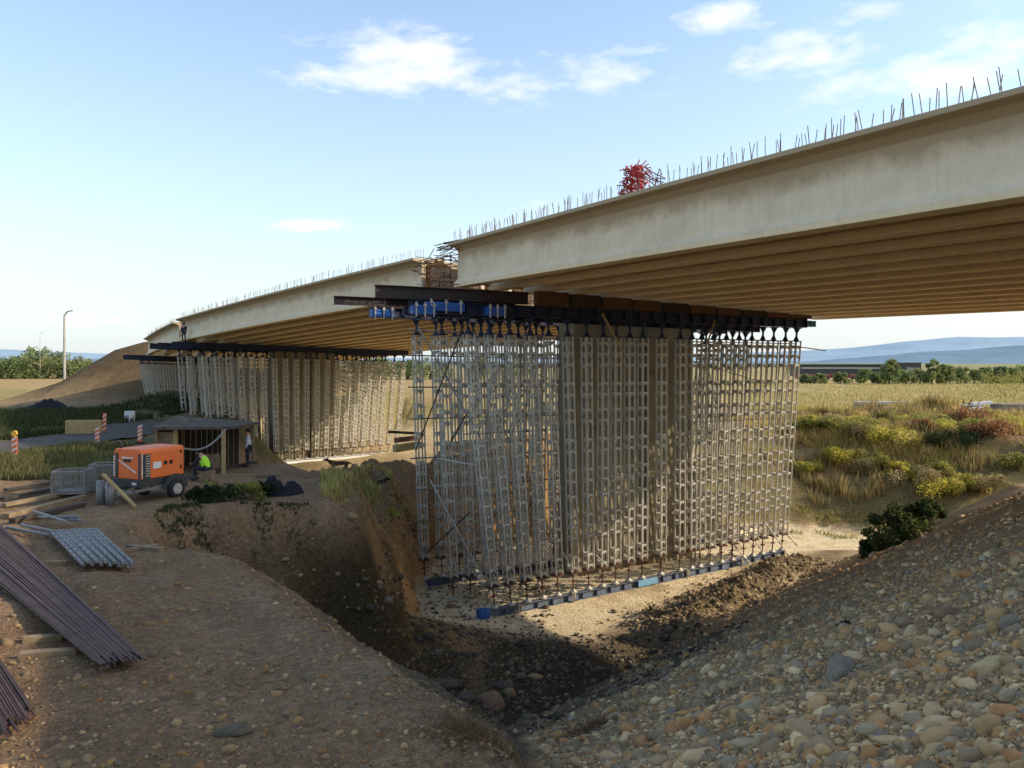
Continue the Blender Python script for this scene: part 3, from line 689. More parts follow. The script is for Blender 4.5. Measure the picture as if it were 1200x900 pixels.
# middle falsework
def far_tower(E, T, Vd, t_rows, v0, v1, shrink, zt0, zt1, zb, n, who, hdr, skipmid=None):
    ang = math.atan2(Vd.y, Vd.x)
    def q(t_, v_, z_): p = E+T*t_+Vd*v_; return Vector((p.x, p.y, z_))
    for k, t_ in enumerate(t_rows):
        rn = ['front','rear','middle'][k]
        row(q(t_, v0+shrink, zb), q(t_, v1-shrink*1.2, zb), q(t_, v0, zt0), q(t_, v1, zt1), n, ang, f'the {rn} row of the {who} falsework', f'shoring posts of the {who} falsework {rn} row')
        mb = MB(); mb.ibeam(q(t_, v0-hdr, zt0+.3), q(t_, v1+.6, zt1+.3), .4, .58, 0, 0); tag(mb.build('header_beam', M['navy']), f'dark blue header beam over the {rn} row of the {who} falsework', 'steel beam')
        mb = MB(); mb.ibeam(q(t_, v0+shrink-.5, zb-.2), q(t_, v1-shrink, zb-.2), .3, .38, 0, 0); tag(mb.build('base_beam', M['white'] if k == 0 else M['bluebeam']), f'steel base beam under the {rn} row of the {who} falsework', 'steel beam')
    return q
C2 = B2; T2 = -D2v
q2 = far_tower(C2, T2, V2v, (3.2,-4.6,-1.6), 1.3, 22.9, .8, 1.35, .75, -9.75, 20, 'middle', 2.8)
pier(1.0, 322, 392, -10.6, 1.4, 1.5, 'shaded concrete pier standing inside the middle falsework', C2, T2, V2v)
C3 = B3; T3 = -D3v
q3 = far_tower(C3, T3, V3v, (3.0,-1.5,.8), -.6, 10, 1.5, .4, 0, -8.0, 15, 'farthest', 2.0)
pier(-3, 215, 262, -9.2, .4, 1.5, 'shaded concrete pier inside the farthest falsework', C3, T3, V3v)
stick(q2(3.4,-1.2,-8.6), q2(4.0,1.4,-4.9), .12, M['wood_y'], 'yellow plank leaning at the foot of the farthest posts', name='leaning_plank', cat='plank', couplers=False)

# ------------------------------------------------------------------ compressor trailer
def on_ground(x, y, dz=0): return Vector((x, y, hz(x, y)+dz))
c0 = Vector((-12.63, 27.0, -4.7)); phi = R(65); LX = Vector((math.cos(phi), math.sin(phi), 0)); WX = Vector((-math.sin(phi), math.cos(phi), 0)); ROT = Matrix.Rotation(phi, 3, 'Z')
gz = hz(-12.3, 27.8); 
def cp(l, w, z): return c0.xy.to_3d()+LX*l+WX*w+Vector((0,0,gz+z))
comp = empty('air_compressor', cp(.9,.66,0), 'orange towable air compressor parked beside the timber shelter', 'compressor')
mb = MB(); L_, W_ = 1.85, 1.32
prof = [(0,.78),(0,1.72),(.06,1.82),(W_-.06,1.82),(W_,1.72),(W_,.78)]
vs = [cp(l, w, z) for l in (0, L_) for w, z in prof]; k = len(prof)
mb.add(vs, [tuple(range(k)), tuple(range(2*k-1,k-1,-1))]+[(i, k+i, k+(i+1)%k, (i+1)%k) for i in range(k)])
o = mb.build('canopy', M['orange'], comp); bm = bmesh.new(); bm.from_mesh(o.data); bmesh.ops.recalc_face_normals(bm, faces=bm.faces); bm.to_mesh(o.data); bm.free(); bevel(o, .04, 3)
mb = MB(); mb.box(cp(.24,-.006,1.22), (.30,.02,.86), ROT); mb.build('grille_panel', M['dkgrey'], comp)
mb = MB(); 
for i in range(9): mb.box(cp(.28,-.02,.9+i*.085), (.18,.012,.03), ROT)
mb.box(cp(.04,-.022,1.25), (.05,.012,.82), ROT); mb.build('louvre', M['galv'], comp)
mb = MB(); mb.box(cp(-.008,W_-.16,1.24), (.02,.14,.86), ROT); mb.box(cp(-.008,.06,1.24), (.02,.09,.86), ROT); mb.build('end_trim', M['dkgrey'], comp)
mb = MB()
for i in range(8): mb.box(cp(-.02,W_-.05,.9+i*.09), (.012,.08,.05), ROT)
mb.build('marking_strip', M['white'], comp)
mb = MB(); mb.box(cp(-.015,.62,1.52), (.012,.55,.05), ROT); mb.bar(cp(-.017,1.05,1.42), cp(-.017,.2,1.02), .012, .05); mb.build('white_stripe', M['white'], comp)
mb = MB(); mb.box(cp(-.017,.65,1.42), (.012,.34,.10), ROT); mb.build('vent', M['rust_dk'], comp)
mb = MB(); mb.box(cp(.66,-.012,1.23), (.34,.02,.22), ROT); mb.build('data_plate', M['white'], comp)
for l in (1.02,1.26): mb = MB(); mb.box(cp(l,-.012,1.28), (.13,.02,.13), ROT); mb.build('latch', M['black'], comp)
mb = MB(); mb.box(cp(1.7,-.012,1.05), (.06,.02,.12), ROT); mb.box(cp(1.7,-.012,1.6), (.06,.02,.1), ROT); mb.build('hinge', M['black'], comp)
mb = MB(); mb.box(cp(.92,.66,.66), (1.95,1.26,.26), ROT); bevel(mb.build('chassis', M['dkgrey'], comp), .02)
mb = MB(); mb.box(cp(-.05,.66,.62), (.08,1.4,.16), ROT); o = mb.build('bumper', M['dkgrey'], comp)
mb = MB(); mb.box(cp(-.1,.2,.66), (.01,.22,.09), ROT); mb.build('number_plate', M['white'], comp)
mb = MB(); mb.bar(cp(-.7,.3,.38), cp(1.2,.02,.45), .09, .1); mb.bar(cp(-.7,1.0,.38), cp(1.2,1.25,.45), .09, .1); mb.bar(cp(-.1,.1,.4), cp(-.1,1.2,.4), .08, .08); mb.build('frame_rail', M['galv_dk'], comp)
mb = MB(); mb.bar(cp(1.8,.66,.55), cp(2.9,.66,.5), .1, .12); mb.tube(cp(2.3,.66,.0), cp(2.3,.66,.7), .05, 8); mb.build('drawbar', M['dkgrey'], comp)
for w, sg in ((-.13,-1),(W_+.13,1)):
    wc = cp(1.35, w, .33); root_w = MB(); root_w.tube(wc-WX*.11, wc+WX*.11, .33, 28); tyre = bevel(root_w.build('wheel', M['black'], comp), .04, 3)
    m2 = MB(); m2.tube(wc-WX*.118, wc+WX*.118, .19, 20); m2.tube(wc-WX*.13, wc+WX*.13, .06, 10); r_ = m2.build('rim', M['galv']); r_.parent = tyre; r_.matrix_parent_inverse = Matrix.Identity(4)
    m2 = MB()
    for i in range(9):
        a0 = math.pi*i/9; a1 = math.pi*(i+1)/9
        m2.bar(wc+LX*math.cos(a0)*.42+u3*math.sin(a0)*.4, wc+LX*math.cos(a1)*.42+u3*math.sin(a1)*.4, .26, .02, 0, WX)
    m2.build('mudguard', M['dkgrey'], comp)
mb = MB(); mb.tube(cp(.12,1.1,1.8), cp(.12,1.1,2.0), .05, 8); mb.tube(cp(.12,1.1,2.0), cp(.02,1.15,2.08), .045, 8); mb.build('exhaust', M['black'], comp)
# bottles / tank in front of the trailer
for i, (l, w) in enumerate(((-.75,.55),(-.8,.95))):
    p = cp(l, w, 0); p.z = hz(p.x, p.y); rt = empty('gas_cylinder', p, ['right','left'][i]+' grey gas cylinder standing before the orange compressor', 'gas cylinder')
    mb = MB(); mb.tube(p, p+u3*.75, .14, 14); mb.ball(p+u3*.75, .14, 14, 8, 0, (1,1,.7)); mb.build('body', M['galv_dk'], rt, True); mb = MB(); mb.tube(p+u3*.84, p+u3*.95, .04, 8); mb.build('valve', M['rust'], rt)
stick(P(121,556,26.6), P(159,594,25.6)+Vector((0,0,.0)), .06, M['wood_y'], 'yellow timber batten leaning against the compressor front', name='timber_batten', cat='timber', couplers=False)
mb = MB(); pts = []
for i in range(13):
    f = i/12; pts.append(P(215,525.5,29.6).lerp(P(265,503,33.0), f)-Vector((0,0,.35*math.sin(math.pi*f))))
mb.path(pts, .035, 8); tag(mb.build('air_hose', M['galv_dk']), 'pale air hose sagging from the compressor to the shelter roof', 'hose')

# ------------------------------------------------------------------ timber shelter
sh = empty('shelter', (-13.2,33.6,-4.7), 'low timber shelter with grey sheet roof behind the compressor', 'shelter')
A_, B_, C_, D_ = P(176,504,33), P(206,490.5,36), P(304,497.5,38), P(272,503,33)
mb = MB(); vs = [A_,B_,C_,D_]+[p+Vector((0,0,.12)) for p in (A_,B_,C_,D_)]; mb.add(vs, [(3,2,1,0),(4,5,6,7),(0,1,5,4),(1,2,6,5),(2,3,7,6),(3,0,4,7)]); mb.build('roof', M['roofing'], sh)
def leg_to(px, y, ytop, w, m, nm='post'):
    x = (px-600)/F*y; mb = MB(); mb.bar((x,y,hz(x,y)-.1), (x,y,-(ytop-425)/F*y), w, w, 0, (0,1,0)); mb.build(nm, m, sh)
for a in ((262,33.1,503,.14),(206,33.4,500,.16),(184,33.6,504,.12),(296,37.4,499,.14),(214,35.6,494,.14)): leg_to(*a, M['wood_y'] if a[0] in (262,206) else M['wood'])
def panel(px0, y0, px1, y1, zt, m, nm):
    a = Vector(((px0-600)/F*y0, y0, 0)); b = Vector(((px1-600)/F*y1, y1, 0)); mb = MB(); n = 10
    for i in range(n):
        p = a.lerp(b, (i+.04)/n); q = a.lerp(b, (i+.96)/n); z0 = min(hz(p.x,p.y), hz(q.x,q.y))-.05; mb.bar(Vector((p.x,p.y,(z0+zt)/2)), Vector((q.x,q.y,(z0+zt)/2)), .03, zt-z0)
    mb.build(nm, m, sh)
panel(186,33.8,206,33.6,-2.95, M['wood'], 'side_wall'); panel(184,34,217,36.2,-2.8, M['wood_dk'], 'end_wall'); panel(217,36.2,280,37,-2.95, M['wood_dk'], 'back_wall')
panel(232,34.6,258,34.9,-4.0, M['wood'], 'bench')

# ------------------------------------------------------------------ people
def skin_body(name, joints, edges, mat, parent, sub=2):
    me = bpy.data.meshes.new(name); me.from_pydata([tuple(j[0]) for j in joints], edges, []); me.materials.append(mat)
    o = link(name, me, parent)
    sk = o.modifiers.new('skin', 'SKIN'); 
    for i, j in enumerate(joints): me.skin_vertices[0].data[i].radius = (j[1], j[2] if len(j) > 2 else j[1])
    me.skin_vertices[0].data[0].use_root = True
    sk.use_smooth_shade = True
    ss = o.modifiers.new('sub', 'SUBSURF'); ss.levels = sub; ss.render_levels = sub
    return o
def person(loc, face, pose, top_m, leg_m, label, helmet=None, vest=False):
    """pose: joint dict in metres, facing +x, z up from the ground"""
    root = empty('person', loc, label, 'person'); root.rotation_euler = (0,0,face)
    me_ok = True
    J = pose
    # body in one skin: bare skin surface, clothes as close fitting shells on top
    names = ['pelvis','belly','chest','neck','head','headtop','lsh','lel','lwr','lha','rsh','rel','rwr','rha','lhip','lkn','lan','lto','rhip','rkn','ran','rto']
    rad = dict(pelvis=.13,belly=.12,chest=.14,neck=.055,head=.09,headtop=.075,lsh=.065,lel=.045,lwr=.032,lha=.035,rsh=.065,rel=.045,rwr=.032,rha=.035,lhip=.09,lkn=.06,lan=.042,lto=.04,rhip=.09,rkn=.06,ran=.042,rto=.04)
    E = [('pelvis','belly'),('belly','chest'),('chest','neck'),('neck','head'),('head','headtop'),('chest','lsh'),('lsh','lel'),('lel','lwr'),('lwr','lha'),('chest','rsh'),('rsh','rel'),('rel','rwr'),('rwr','rha'),('pelvis','lhip'),('lhip','lkn'),('lkn','lan'),('lan','lto'),('pelvis','rhip'),('rhip','rkn'),('rkn','ran'),('ran','rto')]
    ix = {n:i for i,n in enumerate(names)}
    skin_body('body', [(Vector(J[n]), rad[n]) for n in names], [(ix[a],ix[b]) for a,b in E], M['skin'], root)
    def sub_(nm, keep, k, mat):
        ii = {n:i for i,n in enumerate(keep)}
        skin_body(nm, [(Vector(J[n]), rad[n]*k) for n in keep], [(ii[a],ii[b]) for a,b in E if a in ii and b in ii], mat, root)
    sub_('trousers', ['pelvis','lhip','lkn','lan','rhip','rkn','ran'], 1.2, leg_m)
    sub_('jacket', ['belly','pelvis','chest','lsh','lel','lwr','rsh','rel','rwr'], 1.18, top_m if not vest else M['cloth_dk'])
    if vest: sub_('vest', ['belly','pelvis','chest','lsh','rsh'], 1.38, top_m)
    for f in ('l','r'):
        a, t_ = Vector(J[f+'an']), Vector(J[f+'to']); mb = MB(); mb.ball((a+t_)/2, .13, 10, 7, 0, (1.05,.42,.42)); mb.build('boot', M['black']).parent = root
    h = Vector(J['head'])*.5+Vector(J['headtop'])*.5
    mb = MB(); mb.ball(h+Vector((-.012,0,.02)), .115, 14, 10, 0, (1,.88,.95)); mb.build('hair' if not helmet else 'helmet', helmet or M['hair'], None, True).parent = root
    mb = MB(); mb.ball(h+Vector((.115,0,-.06)), .018, 6, 5); mb.ball(h+Vector((.01,.09,-.05)), .022, 6, 5); mb.ball(h+Vector((.01,-.09,-.05)), .022, 6, 5); mb.build('face_features', M['skin']).parent = root
    return root
stand = dict(pelvis=(0,0,.95),belly=(.01,0,1.12),chest=(0,0,1.34),neck=(.01,0,1.5),head=(.02,0,1.58),headtop=(.02,0,1.7),
    lsh=(0,.19,1.42),lel=(.02,.27,1.13),lwr=(.12,.25,.9),lha=(.16,.24,.82),rsh=(0,-.19,1.42),rel=(.02,-.27,1.13),rwr=(.12,-.25,.9),rha=(.16,-.24,.82),
    lhip=(0,.1,.9),lkn=(.03,.12,.5),lan=(-.02,.13,.09),lto=(.14,.14,.04),rhip=(0,-.1,.9),rkn=(.06,-.12,.5),ran=(.02,-.13,.09),rto=(.18,-.14,.04))
sit = dict(pelvis=(0,0,.5),belly=(.06,0,.66),chest=(.17,0,.86),neck=(.25,0,1.02),head=(.31,0,1.08),headtop=(.37,0,1.18),
    lsh=(.17,.19,.93),lel=(.36,.24,.70),lwr=(.58,.15,.66),lha=(.66,.12,.65),rsh=(.17,-.19,.93),rel=(.36,-.24,.70),rwr=(.58,-.15,.66),rha=(.66,-.12,.65),
    lhip=(.03,.11,.48),lkn=(.42,.17,.52),lan=(.40,.16,.1),lto=(.56,.17,.04),rhip=(.03,-.11,.48),rkn=(.42,-.17,.52),ran=(.40,-.16,.1),rto=(.56,-.17,.04))
x_ = (242-600)/F*31; person(on_ground(x_, 31), R(165), sit, M['hivis'], M['cloth_dk'], 'person in a yellow hi-vis vest sitting bent forward beside the compressor', None, True)
mb = MB(); mb.box(on_ground(x_+.02, 31, .2), (.5,.4,.4)); tag(bevel(mb.build('wooden_box', M['wood']), .01), 'low wooden box the hi-vis worker sits on', 'box')
x_ = (291-600)/F*36; person(on_ground(x_, 36), R(200), stand, M['cloth_wh'], M['cloth_dk'], 'person in a white shirt standing at the right end of the shelter')
pp = q2(3.2,-.45,1.35+.6); person(Vector((pp.x, pp.y, pp.z)), R(-100), stand, M['cloth_dk'], M['cloth_dk'], 'person in dark clothes standing on the middle header beam')

# ------------------------------------------------------------------ dogs
def dog(loc, face, mat, label, lie=False):
    root = empty('dog', loc, label, 'dog'); root.rotation_euler = (0,0,face); root.scale = (1.25,1.25,1.25); dz = -.18 if lie else 0
    J = [((-.02,0,.50),.085,.10),((.28,0,.47),.11,.13),((.42,0,.58),.075),((.52,0,.66),.065),((.62,0,.655),.045),((.70,0,.64),.03),((-.30,0,.52),.09,.10),((-.42,0,.52),.03),((-.58,0,.40),.02),((-.68,0,.46),.014)]
    E = [(0,1),(1,2),(2,3),(3,4),(4,5),(0,6),(6,7),(7,8),(8,9)]
    for sx, off in ((1,.07),(1,-.07),(-1,.08),(-1,-.08)):
        b = len(J); st = .10 if off > 0 else -.08
        if sx > 0: J += [((.26,off,.36),.05),((.26+st*.4,off,.20),.028),((.25+st*1.3,off,.04),.022),((.29+st*1.3,off,.02),.022)]; E += [(1,b),(b,b+1),(b+1,b+2),(b+2,b+3)]
        else: J += [((-.28,off,.38),.065),((-.22-st,off,.26),.04),((-.38-st,off,.17),.026),((-.34-st,off,.03),.02),((-.30-st,off,.02),.02)]; E += [(6,b),(b,b+1),(b+1,b+2),(b+2,b+3),(b+3,b+4)]
    skin_body('body', [(Vector(j[0])+Vector((0,0,dz*(1 if j[0][2] > .1 else 0))),)+j[1:] for j in J], E, mat, root)
    mb = MB(); 
    for s in (-1,1): mb.tube((.50,s*.045,.70+dz), (.47,s*.06,.79+dz), .03, 6, 0, .006)
    mb.build('ear', mat).parent = root
    return root
x_ = (439-600)/F*43; dog(on_ground(x_, 43), R(12), M['dogb'], 'black dog walking right on the sunlit ledge')
x_ = (398-600)/F*42; dog(on_ground(x_, 42), R(190), M['dogbr'], 'brown dog in the grass left of the black dog', True)

# ------------------------------------------------------------------ site clutter
def stillage(x, y, lab, sc=1, rz=0):
    p = on_ground(x, y); rt = empty('mesh_crate', p, lab, 'mesh crate', 'wire mesh crates beside the compressor'); rot = Matrix.Rotation(rz, 3, 'Z'); w, d, h = 1.05*sc, .85*sc, .9*sc
    q = lambda a, b, c: p+rot @ Vector((a*w/2, b*d/2, 0))+Vector((0,0,c*h))
    mb = MB()
    for a in (-1,1):
        for b in (-1,1): mb.bar(q(a,b,0), q(a,b,1), .06, .06)
    for c in (.15,1):
        for a in (-1,1): mb.bar(q(a,-1,c), q(a,1,c), .05, .05); mb.bar(q(-1,a,c), q(1,a,c), .05, .05)
    mb.build('frame', M['galv_dk'], rt); mb = MB()
    for i in range(1, 10):
        f = -1+2*i/10
        for s in (-1,1): mb.bar(q(f,s,.15), q(f,s,1), .014, .014); mb.bar(q(s,f,.15), q(s,f,1), .014, .014)
        c = .15+.85*i/10
        for s in (-1,1): mb.bar(q(-1,s,c), q(1,s,c), .014, .014); mb.bar(q(s,-1,c), q(s,1,c), .014, .014)
    mb.build('wire_mesh', M['galv_dk'], rt)
    mb = MB(); mb.box(p+Vector((0,0,.16*h+.03)), (w*.92,d*.92,.05), rot); mb.build('tray', M['galv_dk'], rt)
    return rt
stillage(-15.6, 28.2, 'nearer left grey wire mesh crate on the planks', 1.0, R(8)); stillage(-15.0, 29.6, 'farther right grey wire mesh crate beside the compressor', 1.1, R(14))
mb = MB(); mb.box(on_ground(-14.4,28.4,.22), (.5,.35,.44)); tag(bevel(mb.build('cement_bag', M['white']), .06), 'pale bag standing between crate and compressor', 'bag')
# planks on the ground at the left
rr = random.Random(21)
for i, (x0,y0,x1,y1,w,h) in enumerate(((2,583,110,562,.25,.10),(4,592,108,571,.22,.12),(6,574,60,565,.2,.08),(6,601,100,580,.28,.16),(14,609,98,590,.25,.14),(60,562,100,556,.2,.1),(190,566,300,540,.16,.12),(205,560,330,552,.18,.1))):
    Y0 = 4.62*F/(y0-425); Y1 = 4.62*F/(y1-425); a = P(x0,y0,Y0); b = P(x1,y1,Y1); a.z = hz(a.x,a.y)+.1; b.z = hz(b.x,b.y)+.1
    mb = MB(); mb.bar(a, b, w, h); tag(bevel(mb.build('plank', M['wood'] if i%2 else M['wood_dk']), .01), ['dark plank behind the middle of the plank heap left of the crates','weathered plank in the middle of the plank heap left of the crates','short dark plank at the far left edge by the grass','thick weathered plank left of the crates near the front of the heap','dark plank at the very front of the heap left of the crates','small weathered plank just behind the left mesh crate','thin dark plank running from the compressor wheel to the grass berm','thin weathered plank on the ground in front of the shelter'][i], 'plank')
# scaffold tubes bundle
fa, fb = 4.5*F/(618-425), 4.5*F/(660-425)
for i in range(12):
    f = i/11; a = P(60+52*f, 617+3*f, fa); b = P(98+58*f, 664-8*f, fb); a.z = hz(a.x,a.y)+.16; b.z = hz(b.x,b.y)+.16+(.06 if i%2 else 0)
    mb = MB(); mb.tube(a, b, .045, 10); d = (b-a).normalized(); L = (b-a).length
    for k in range(9): q = a+d*L*(k+.5)/9; mb.tube(q-d*.03, q+d*.03, .062, 8)
    tag(mb.build('scaffold_tube', M['galv_dk']), f'{ORD[i]} galvanised tube from the left in the bundle by the rebar', 'scaffold tube', 'galvanised tubes bundled on the left terrace')
for i, (x0,y0,x1,y1) in enumerate(((8,612,58,619),(25,610,62,617),(45,602,98,609),(50,606,92,607),(40,600,78,613))):
    a = P(x0,y0,4.45*F/(y0-425)); b = P(x1,y1,4.45*F/(y1-425)); a.z = hz(a.x,a.y)+.12+.05*i; b.z = hz(b.x,b.y)+.14+.05*i; mb = MB(); mb.tube(a, b, .045, 8)
    tag(mb.build('scaffold_tube', M['galv_dk']), ['leftmost','second','longest back','short back','topmost crossing'][i]+' loose grey tube behind the tube bundle', 'scaffold tube', 'loose tubes behind the bundle')
for i, (x0,y0,x1,y1) in enumerate(((52,656,78,654),(26,748,72,741),(22,766,90,760),(140,640,185,634),(150,634,190,640))):
    a = P(x0,y0,4.6*F/(y0-425)); b = P(x1,y1,4.6*F/(y1-425)); a.z = hz(a.x,a.y)+.04; b.z = hz(b.x,b.y)+.04; mb = MB(); mb.bar(a, b, .16, .12)
    tag(bevel(mb.build('sleeper', M['wood']), .01), ['timber sleeper under the galvanised tube bundle','timber sleeper under the middle of the rebar bundle','broad timber sleeper beside the long rebar bundle','thin timber batten right of the tube bundle','short dark batten right of the tube bundle'][i], 'timber')
# reinforcing bars
def rebar_pile(a0, a1, b0, b1, n, layers, lab):
    mb = MB(); r2 = random.Random(n); rt = None
    for k in range(layers):
        for i in range(n):
            f = (i+r2.uniform(-.3,.3))/(n-1); a = a0.lerp(a1, f); b = b0.lerp(b1, min(1,max(0,f)))
            ext = r2.uniform(-.25,.25); d = (b-a).normalized(); b = b+d*ext
            az = max(hz(a.x,a.y),-5.2)+.16+k*.035+r2.uniform(0,.02); bz = max(hz(b.x,b.y),-5.2)+.12+k*.035+r2.uniform(0,.02)
            m_ = a.lerp(b,.5); mb.path([Vector((a.x,a.y,az)), Vector((m_.x+r2.uniform(-.03,.03),m_.y,(az+bz)/2+.02)), Vector((b.x,b.y,bz))], .017, 6)
    o = mb.build('rebar_bundle', M['rebar_r']); return tag(o, lab, 'rebar bundle')
def gp(px, py, z=-4.55): Y = -z*F/(py-425); return Vector(((px-600)/F*Y, Y, 0))
rebar_pile(gp(-60,634), gp(-2,612), gp(116,783), gp(166,777), 26, 2, 'long bundle of dark rusty reinforcing bars lying on the left terrace')
rebar_pile(gp(-70,740), gp(-40,722), gp(6,856), gp(38,832), 14, 2, 'short end of a second rebar bundle in the lower left corner')
# black sheet heap
def heap(c, size, mat, name, lab, cat, seed, n=44, z0=0):
    r2 = random.Random(seed); V = []; Fs = []
    for i in range(n):
        for j in range(n):
            a = -1+2*i/(n-1); b = -1+2*j/(n-1); rr_ = math.hypot(a,b); x = c[0]+a*size[0]; y = c[1]+b*size[1]
            h = max(0, 1-rr_**2)**.7*size[2]*(.75+.8*noise.noise(Vector((a*2.2+seed,b*2.2,0))))+.55*size[2]*abs(noise.noise(Vector((a*4.5,b*4.5,seed))))*(1-min(1,rr_))+.3*size[2]*noise.noise(Vector((a*11,b*11,seed)))*(1-min(1,rr_))
            V.append((x, y, hz(x,y)+h-.04))
    for i in range(n-1):
        for j in range(n-1): k = i*n+j; Fs.append((k, k+n, k+n+1, k+1))
    mb = MB(); mb.add(V, Fs); return tag(mb.build(name, mat, None, True), lab, cat)
heap(((326-600)/F*28.6, 28.6), (.95,.6,.5), M['bag'], 'plastic_sheet', 'crumpled black plastic sheet on the edge of the pit', 'plastic sheet', 4)
heap(((58-600)/F*84, 84), (3.3,1.6,1.0), M['bag'], 'plastic_sheet', 'black sheeting lying at the foot of the far earth fill', 'plastic sheet', 9)
# road delineators
def delineator(px, Y, h, lab, lamp=False):
    p = on_ground((px-600)/F*Y, Y); rt = empty('delineator', p, lab, 'delineator', 'striped delineators along the road')
    mb = MB(); mb.box(p+u3*.05, (.5,.3,.1)); bevel(mb.build('foot', M['black'], rt), .02)
    mb = MB(); mb.box(p+u3*(.1+h/2), (.26,.04,h)); mb.build('panel', M['orange_rw'], rt)
    mb = MB()
    for k in range(4):
        z = .18+h*k/4.2
        for s in (-.022,.022): 
            q = p+Vector((0,s,z)); mb.add([q+Vector((-.13,0,0)), q+Vector((.13,0,.16)), q+Vector((.13,0,.26)), q+Vector((-.13,0,.10))], [(0,1,2,3)])
    mb.build('white_stripe', M['white'], rt)
    if lamp: mb = MB(); mb.tube(p+u3*(.1+h), p+u3*(.16+h), .05, 8); mb.tube(p+u3*(.26+h)+Vector((0,-.05,0)), p+u3*(.26+h)+Vector((0,.05,0)), .13, 14); mb.build('lamp', M['yellow'], rt)
delineator(17, 38.5, 1.1, 'striped delineator with a round yellow lamp at the far left', True)
delineator(114, 47.5, 1.05, 'orange striped delineator on the near side of the road by the pale panel')
delineator(122.5, 59, 1.35, 'orange striped delineator on the far side of the road')
delineator(164, 48.5, 1.0, 'orange delineator behind the compressor roof')
p = on_ground((98-600)/F*57, 57); mb = MB(); mb.box(p+u3*.5, (2.35,.5,1.0), Matrix.Rotation(R(6),3,'Z')); tag(bevel(mb.build('concrete_barrier', M['wood_y']), .04), 'pale boxy panel standing on the far side of the road', 'barrier')
p = on_ground((152-600)/F*70, 70); rt = empty('drum', p, 'white drum standing before the far earth fill', 'drum'); mb = MB(); mb.tube(p, p+u3*.95, .42, 16); mb.build('body', M['white'], rt); mb = MB(); mb.tube(p+u3*.3, p+u3*.36, .44, 16); mb.tube(p+u3*.6, p+u3*.66, .44, 16); mb.build('rib', M['white'], rt)
# traffic pole lines
def pole(px, ytop, Y, r, lab, arm):
    x = (px-600)/F*Y; z0 = hz(x, Y)-.3; zt = -(ytop-425)/F*Y; rt = empty('utility_pole', (x,Y,z0), lab, 'utility pole')
    mb = MB(); mb.tube((x,Y,z0), (x,Y,zt), r, 10, 0, r*.7); mb.build('mast', M['conc_old'], rt); mb = MB()
    if arm: mb.tube((x,Y,zt), (x+.5,Y,zt+.7), r*.5, 8); mb.tube((x+.5,Y,zt+.7), (x+1.3,Y,zt+.8), r*.4, 8); 
    else: mb.bar((x-.9,Y,zt-.5), (x+.9,Y,zt-.5), .12, .12)
    mb.build('arm', M['galv_dk'], rt)
pole(75.5, 370, 126, .22, 'tall pale pole rising behind the left earth fill', True)
pole(47, 392, 260, .09, 'thin distant lamp pole among the left trees', True)
# precast stacks on the right plain
def stack(px0, px1, Y, layers, lab, h=.32, depth=1.4, mats=('conc_old',), gap=.06, tilt=0, z0=0):
    x0 = (px0-600)/F*Y; x1 = (px1-600)/F*Y; zc = hz((x0+x1)/2, Y)+z0
    for k in range(layers):
        r2 = random.Random(k*7+px0); mb = MB(); a = r2.uniform(-.3,.3)
        mb.box(((x0+x1)/2+a, Y+r2.uniform(-.1,.1), zc+h/2+k*(h+gap)), (x1-x0, depth, h), Matrix.Rotation(R(tilt+r2.uniform(-1,1)),3,'Z'))
        tag(bevel(mb.build('precast_slab', M[mats[k%len(mats)]]), .02), f'{lab}, {["lowest","second","third","fourth","fifth"][k]} of its stack', 'concrete slab')
stack(1004, 1068, 86, 4, 'grey concrete slab in the left stack on the right plain', .24, 1.4, ('conc_dk','conc_old','conc_dk','conc_old'), .1)
stack(1064, 1088, 84, 4, 'pale short concrete slab beside the left stack on the right plain', .27, 1.2, ('white','conc_old'))
stack(1094, 1150, 90, 2, 'long dark precast beam in the middle of the right plain', .34, 1.0, ('conc_dk','conc_old'))
stack(1168, 1215, 80, 2, 'big grey precast block at the right edge of the plain', .62, 2.0, ('conc_dk',))
for i, (px, Y, w) in enumerate(((1150,78,2.0),(1142,77,1.2),(1162,74,1.1))):
    p = on_ground((px-600)/F*Y, Y, [1.45,1.1,.45][i]); mb = MB(); mb.box(p, (w,.5,.3), Matrix.Rotation(R(-6),3,'Y')); tag(bevel(mb.build('white_block', M['white']), .03), ['long white block lying on the scrap heap','small white block left on the scrap heap','low white block in front of the scrap heap'][i], 'block')
cage('scrap_heap', on_ground((1128-600)/F*78, 78, .55), (4.6,1.5,1.0), 420, .035, M['rust'], 'tangled rusty reinforcement scrap heap before the precast blocks', 'scrap heap', 5)
# timber and scrap by the dogs
for i, (x0,y0,x1,y1,Y,w,m) in enumerate(((462,526,492,521,47,.5,'wood_y'),(455,506,492,508,60,.25,'wood_dk'),(463,516,490,513,54,.4,'rust'))):
    a = P(x0,y0,Y); b = P(x1,y1,Y+1); a.z = max(a.z, hz(a.x,a.y)+.15); b.z = max(b.z, hz(b.x,b.y)+.15); mb = MB(); mb.bar(a, b, w, w*.8); tag(bevel(mb.build('timber_beam', M[m]), .03), ['pale timber beam on the ledge right of the black dog','dark timber lying beyond the ledge','rusty beam piece between the two timbers'][i], 'timber')
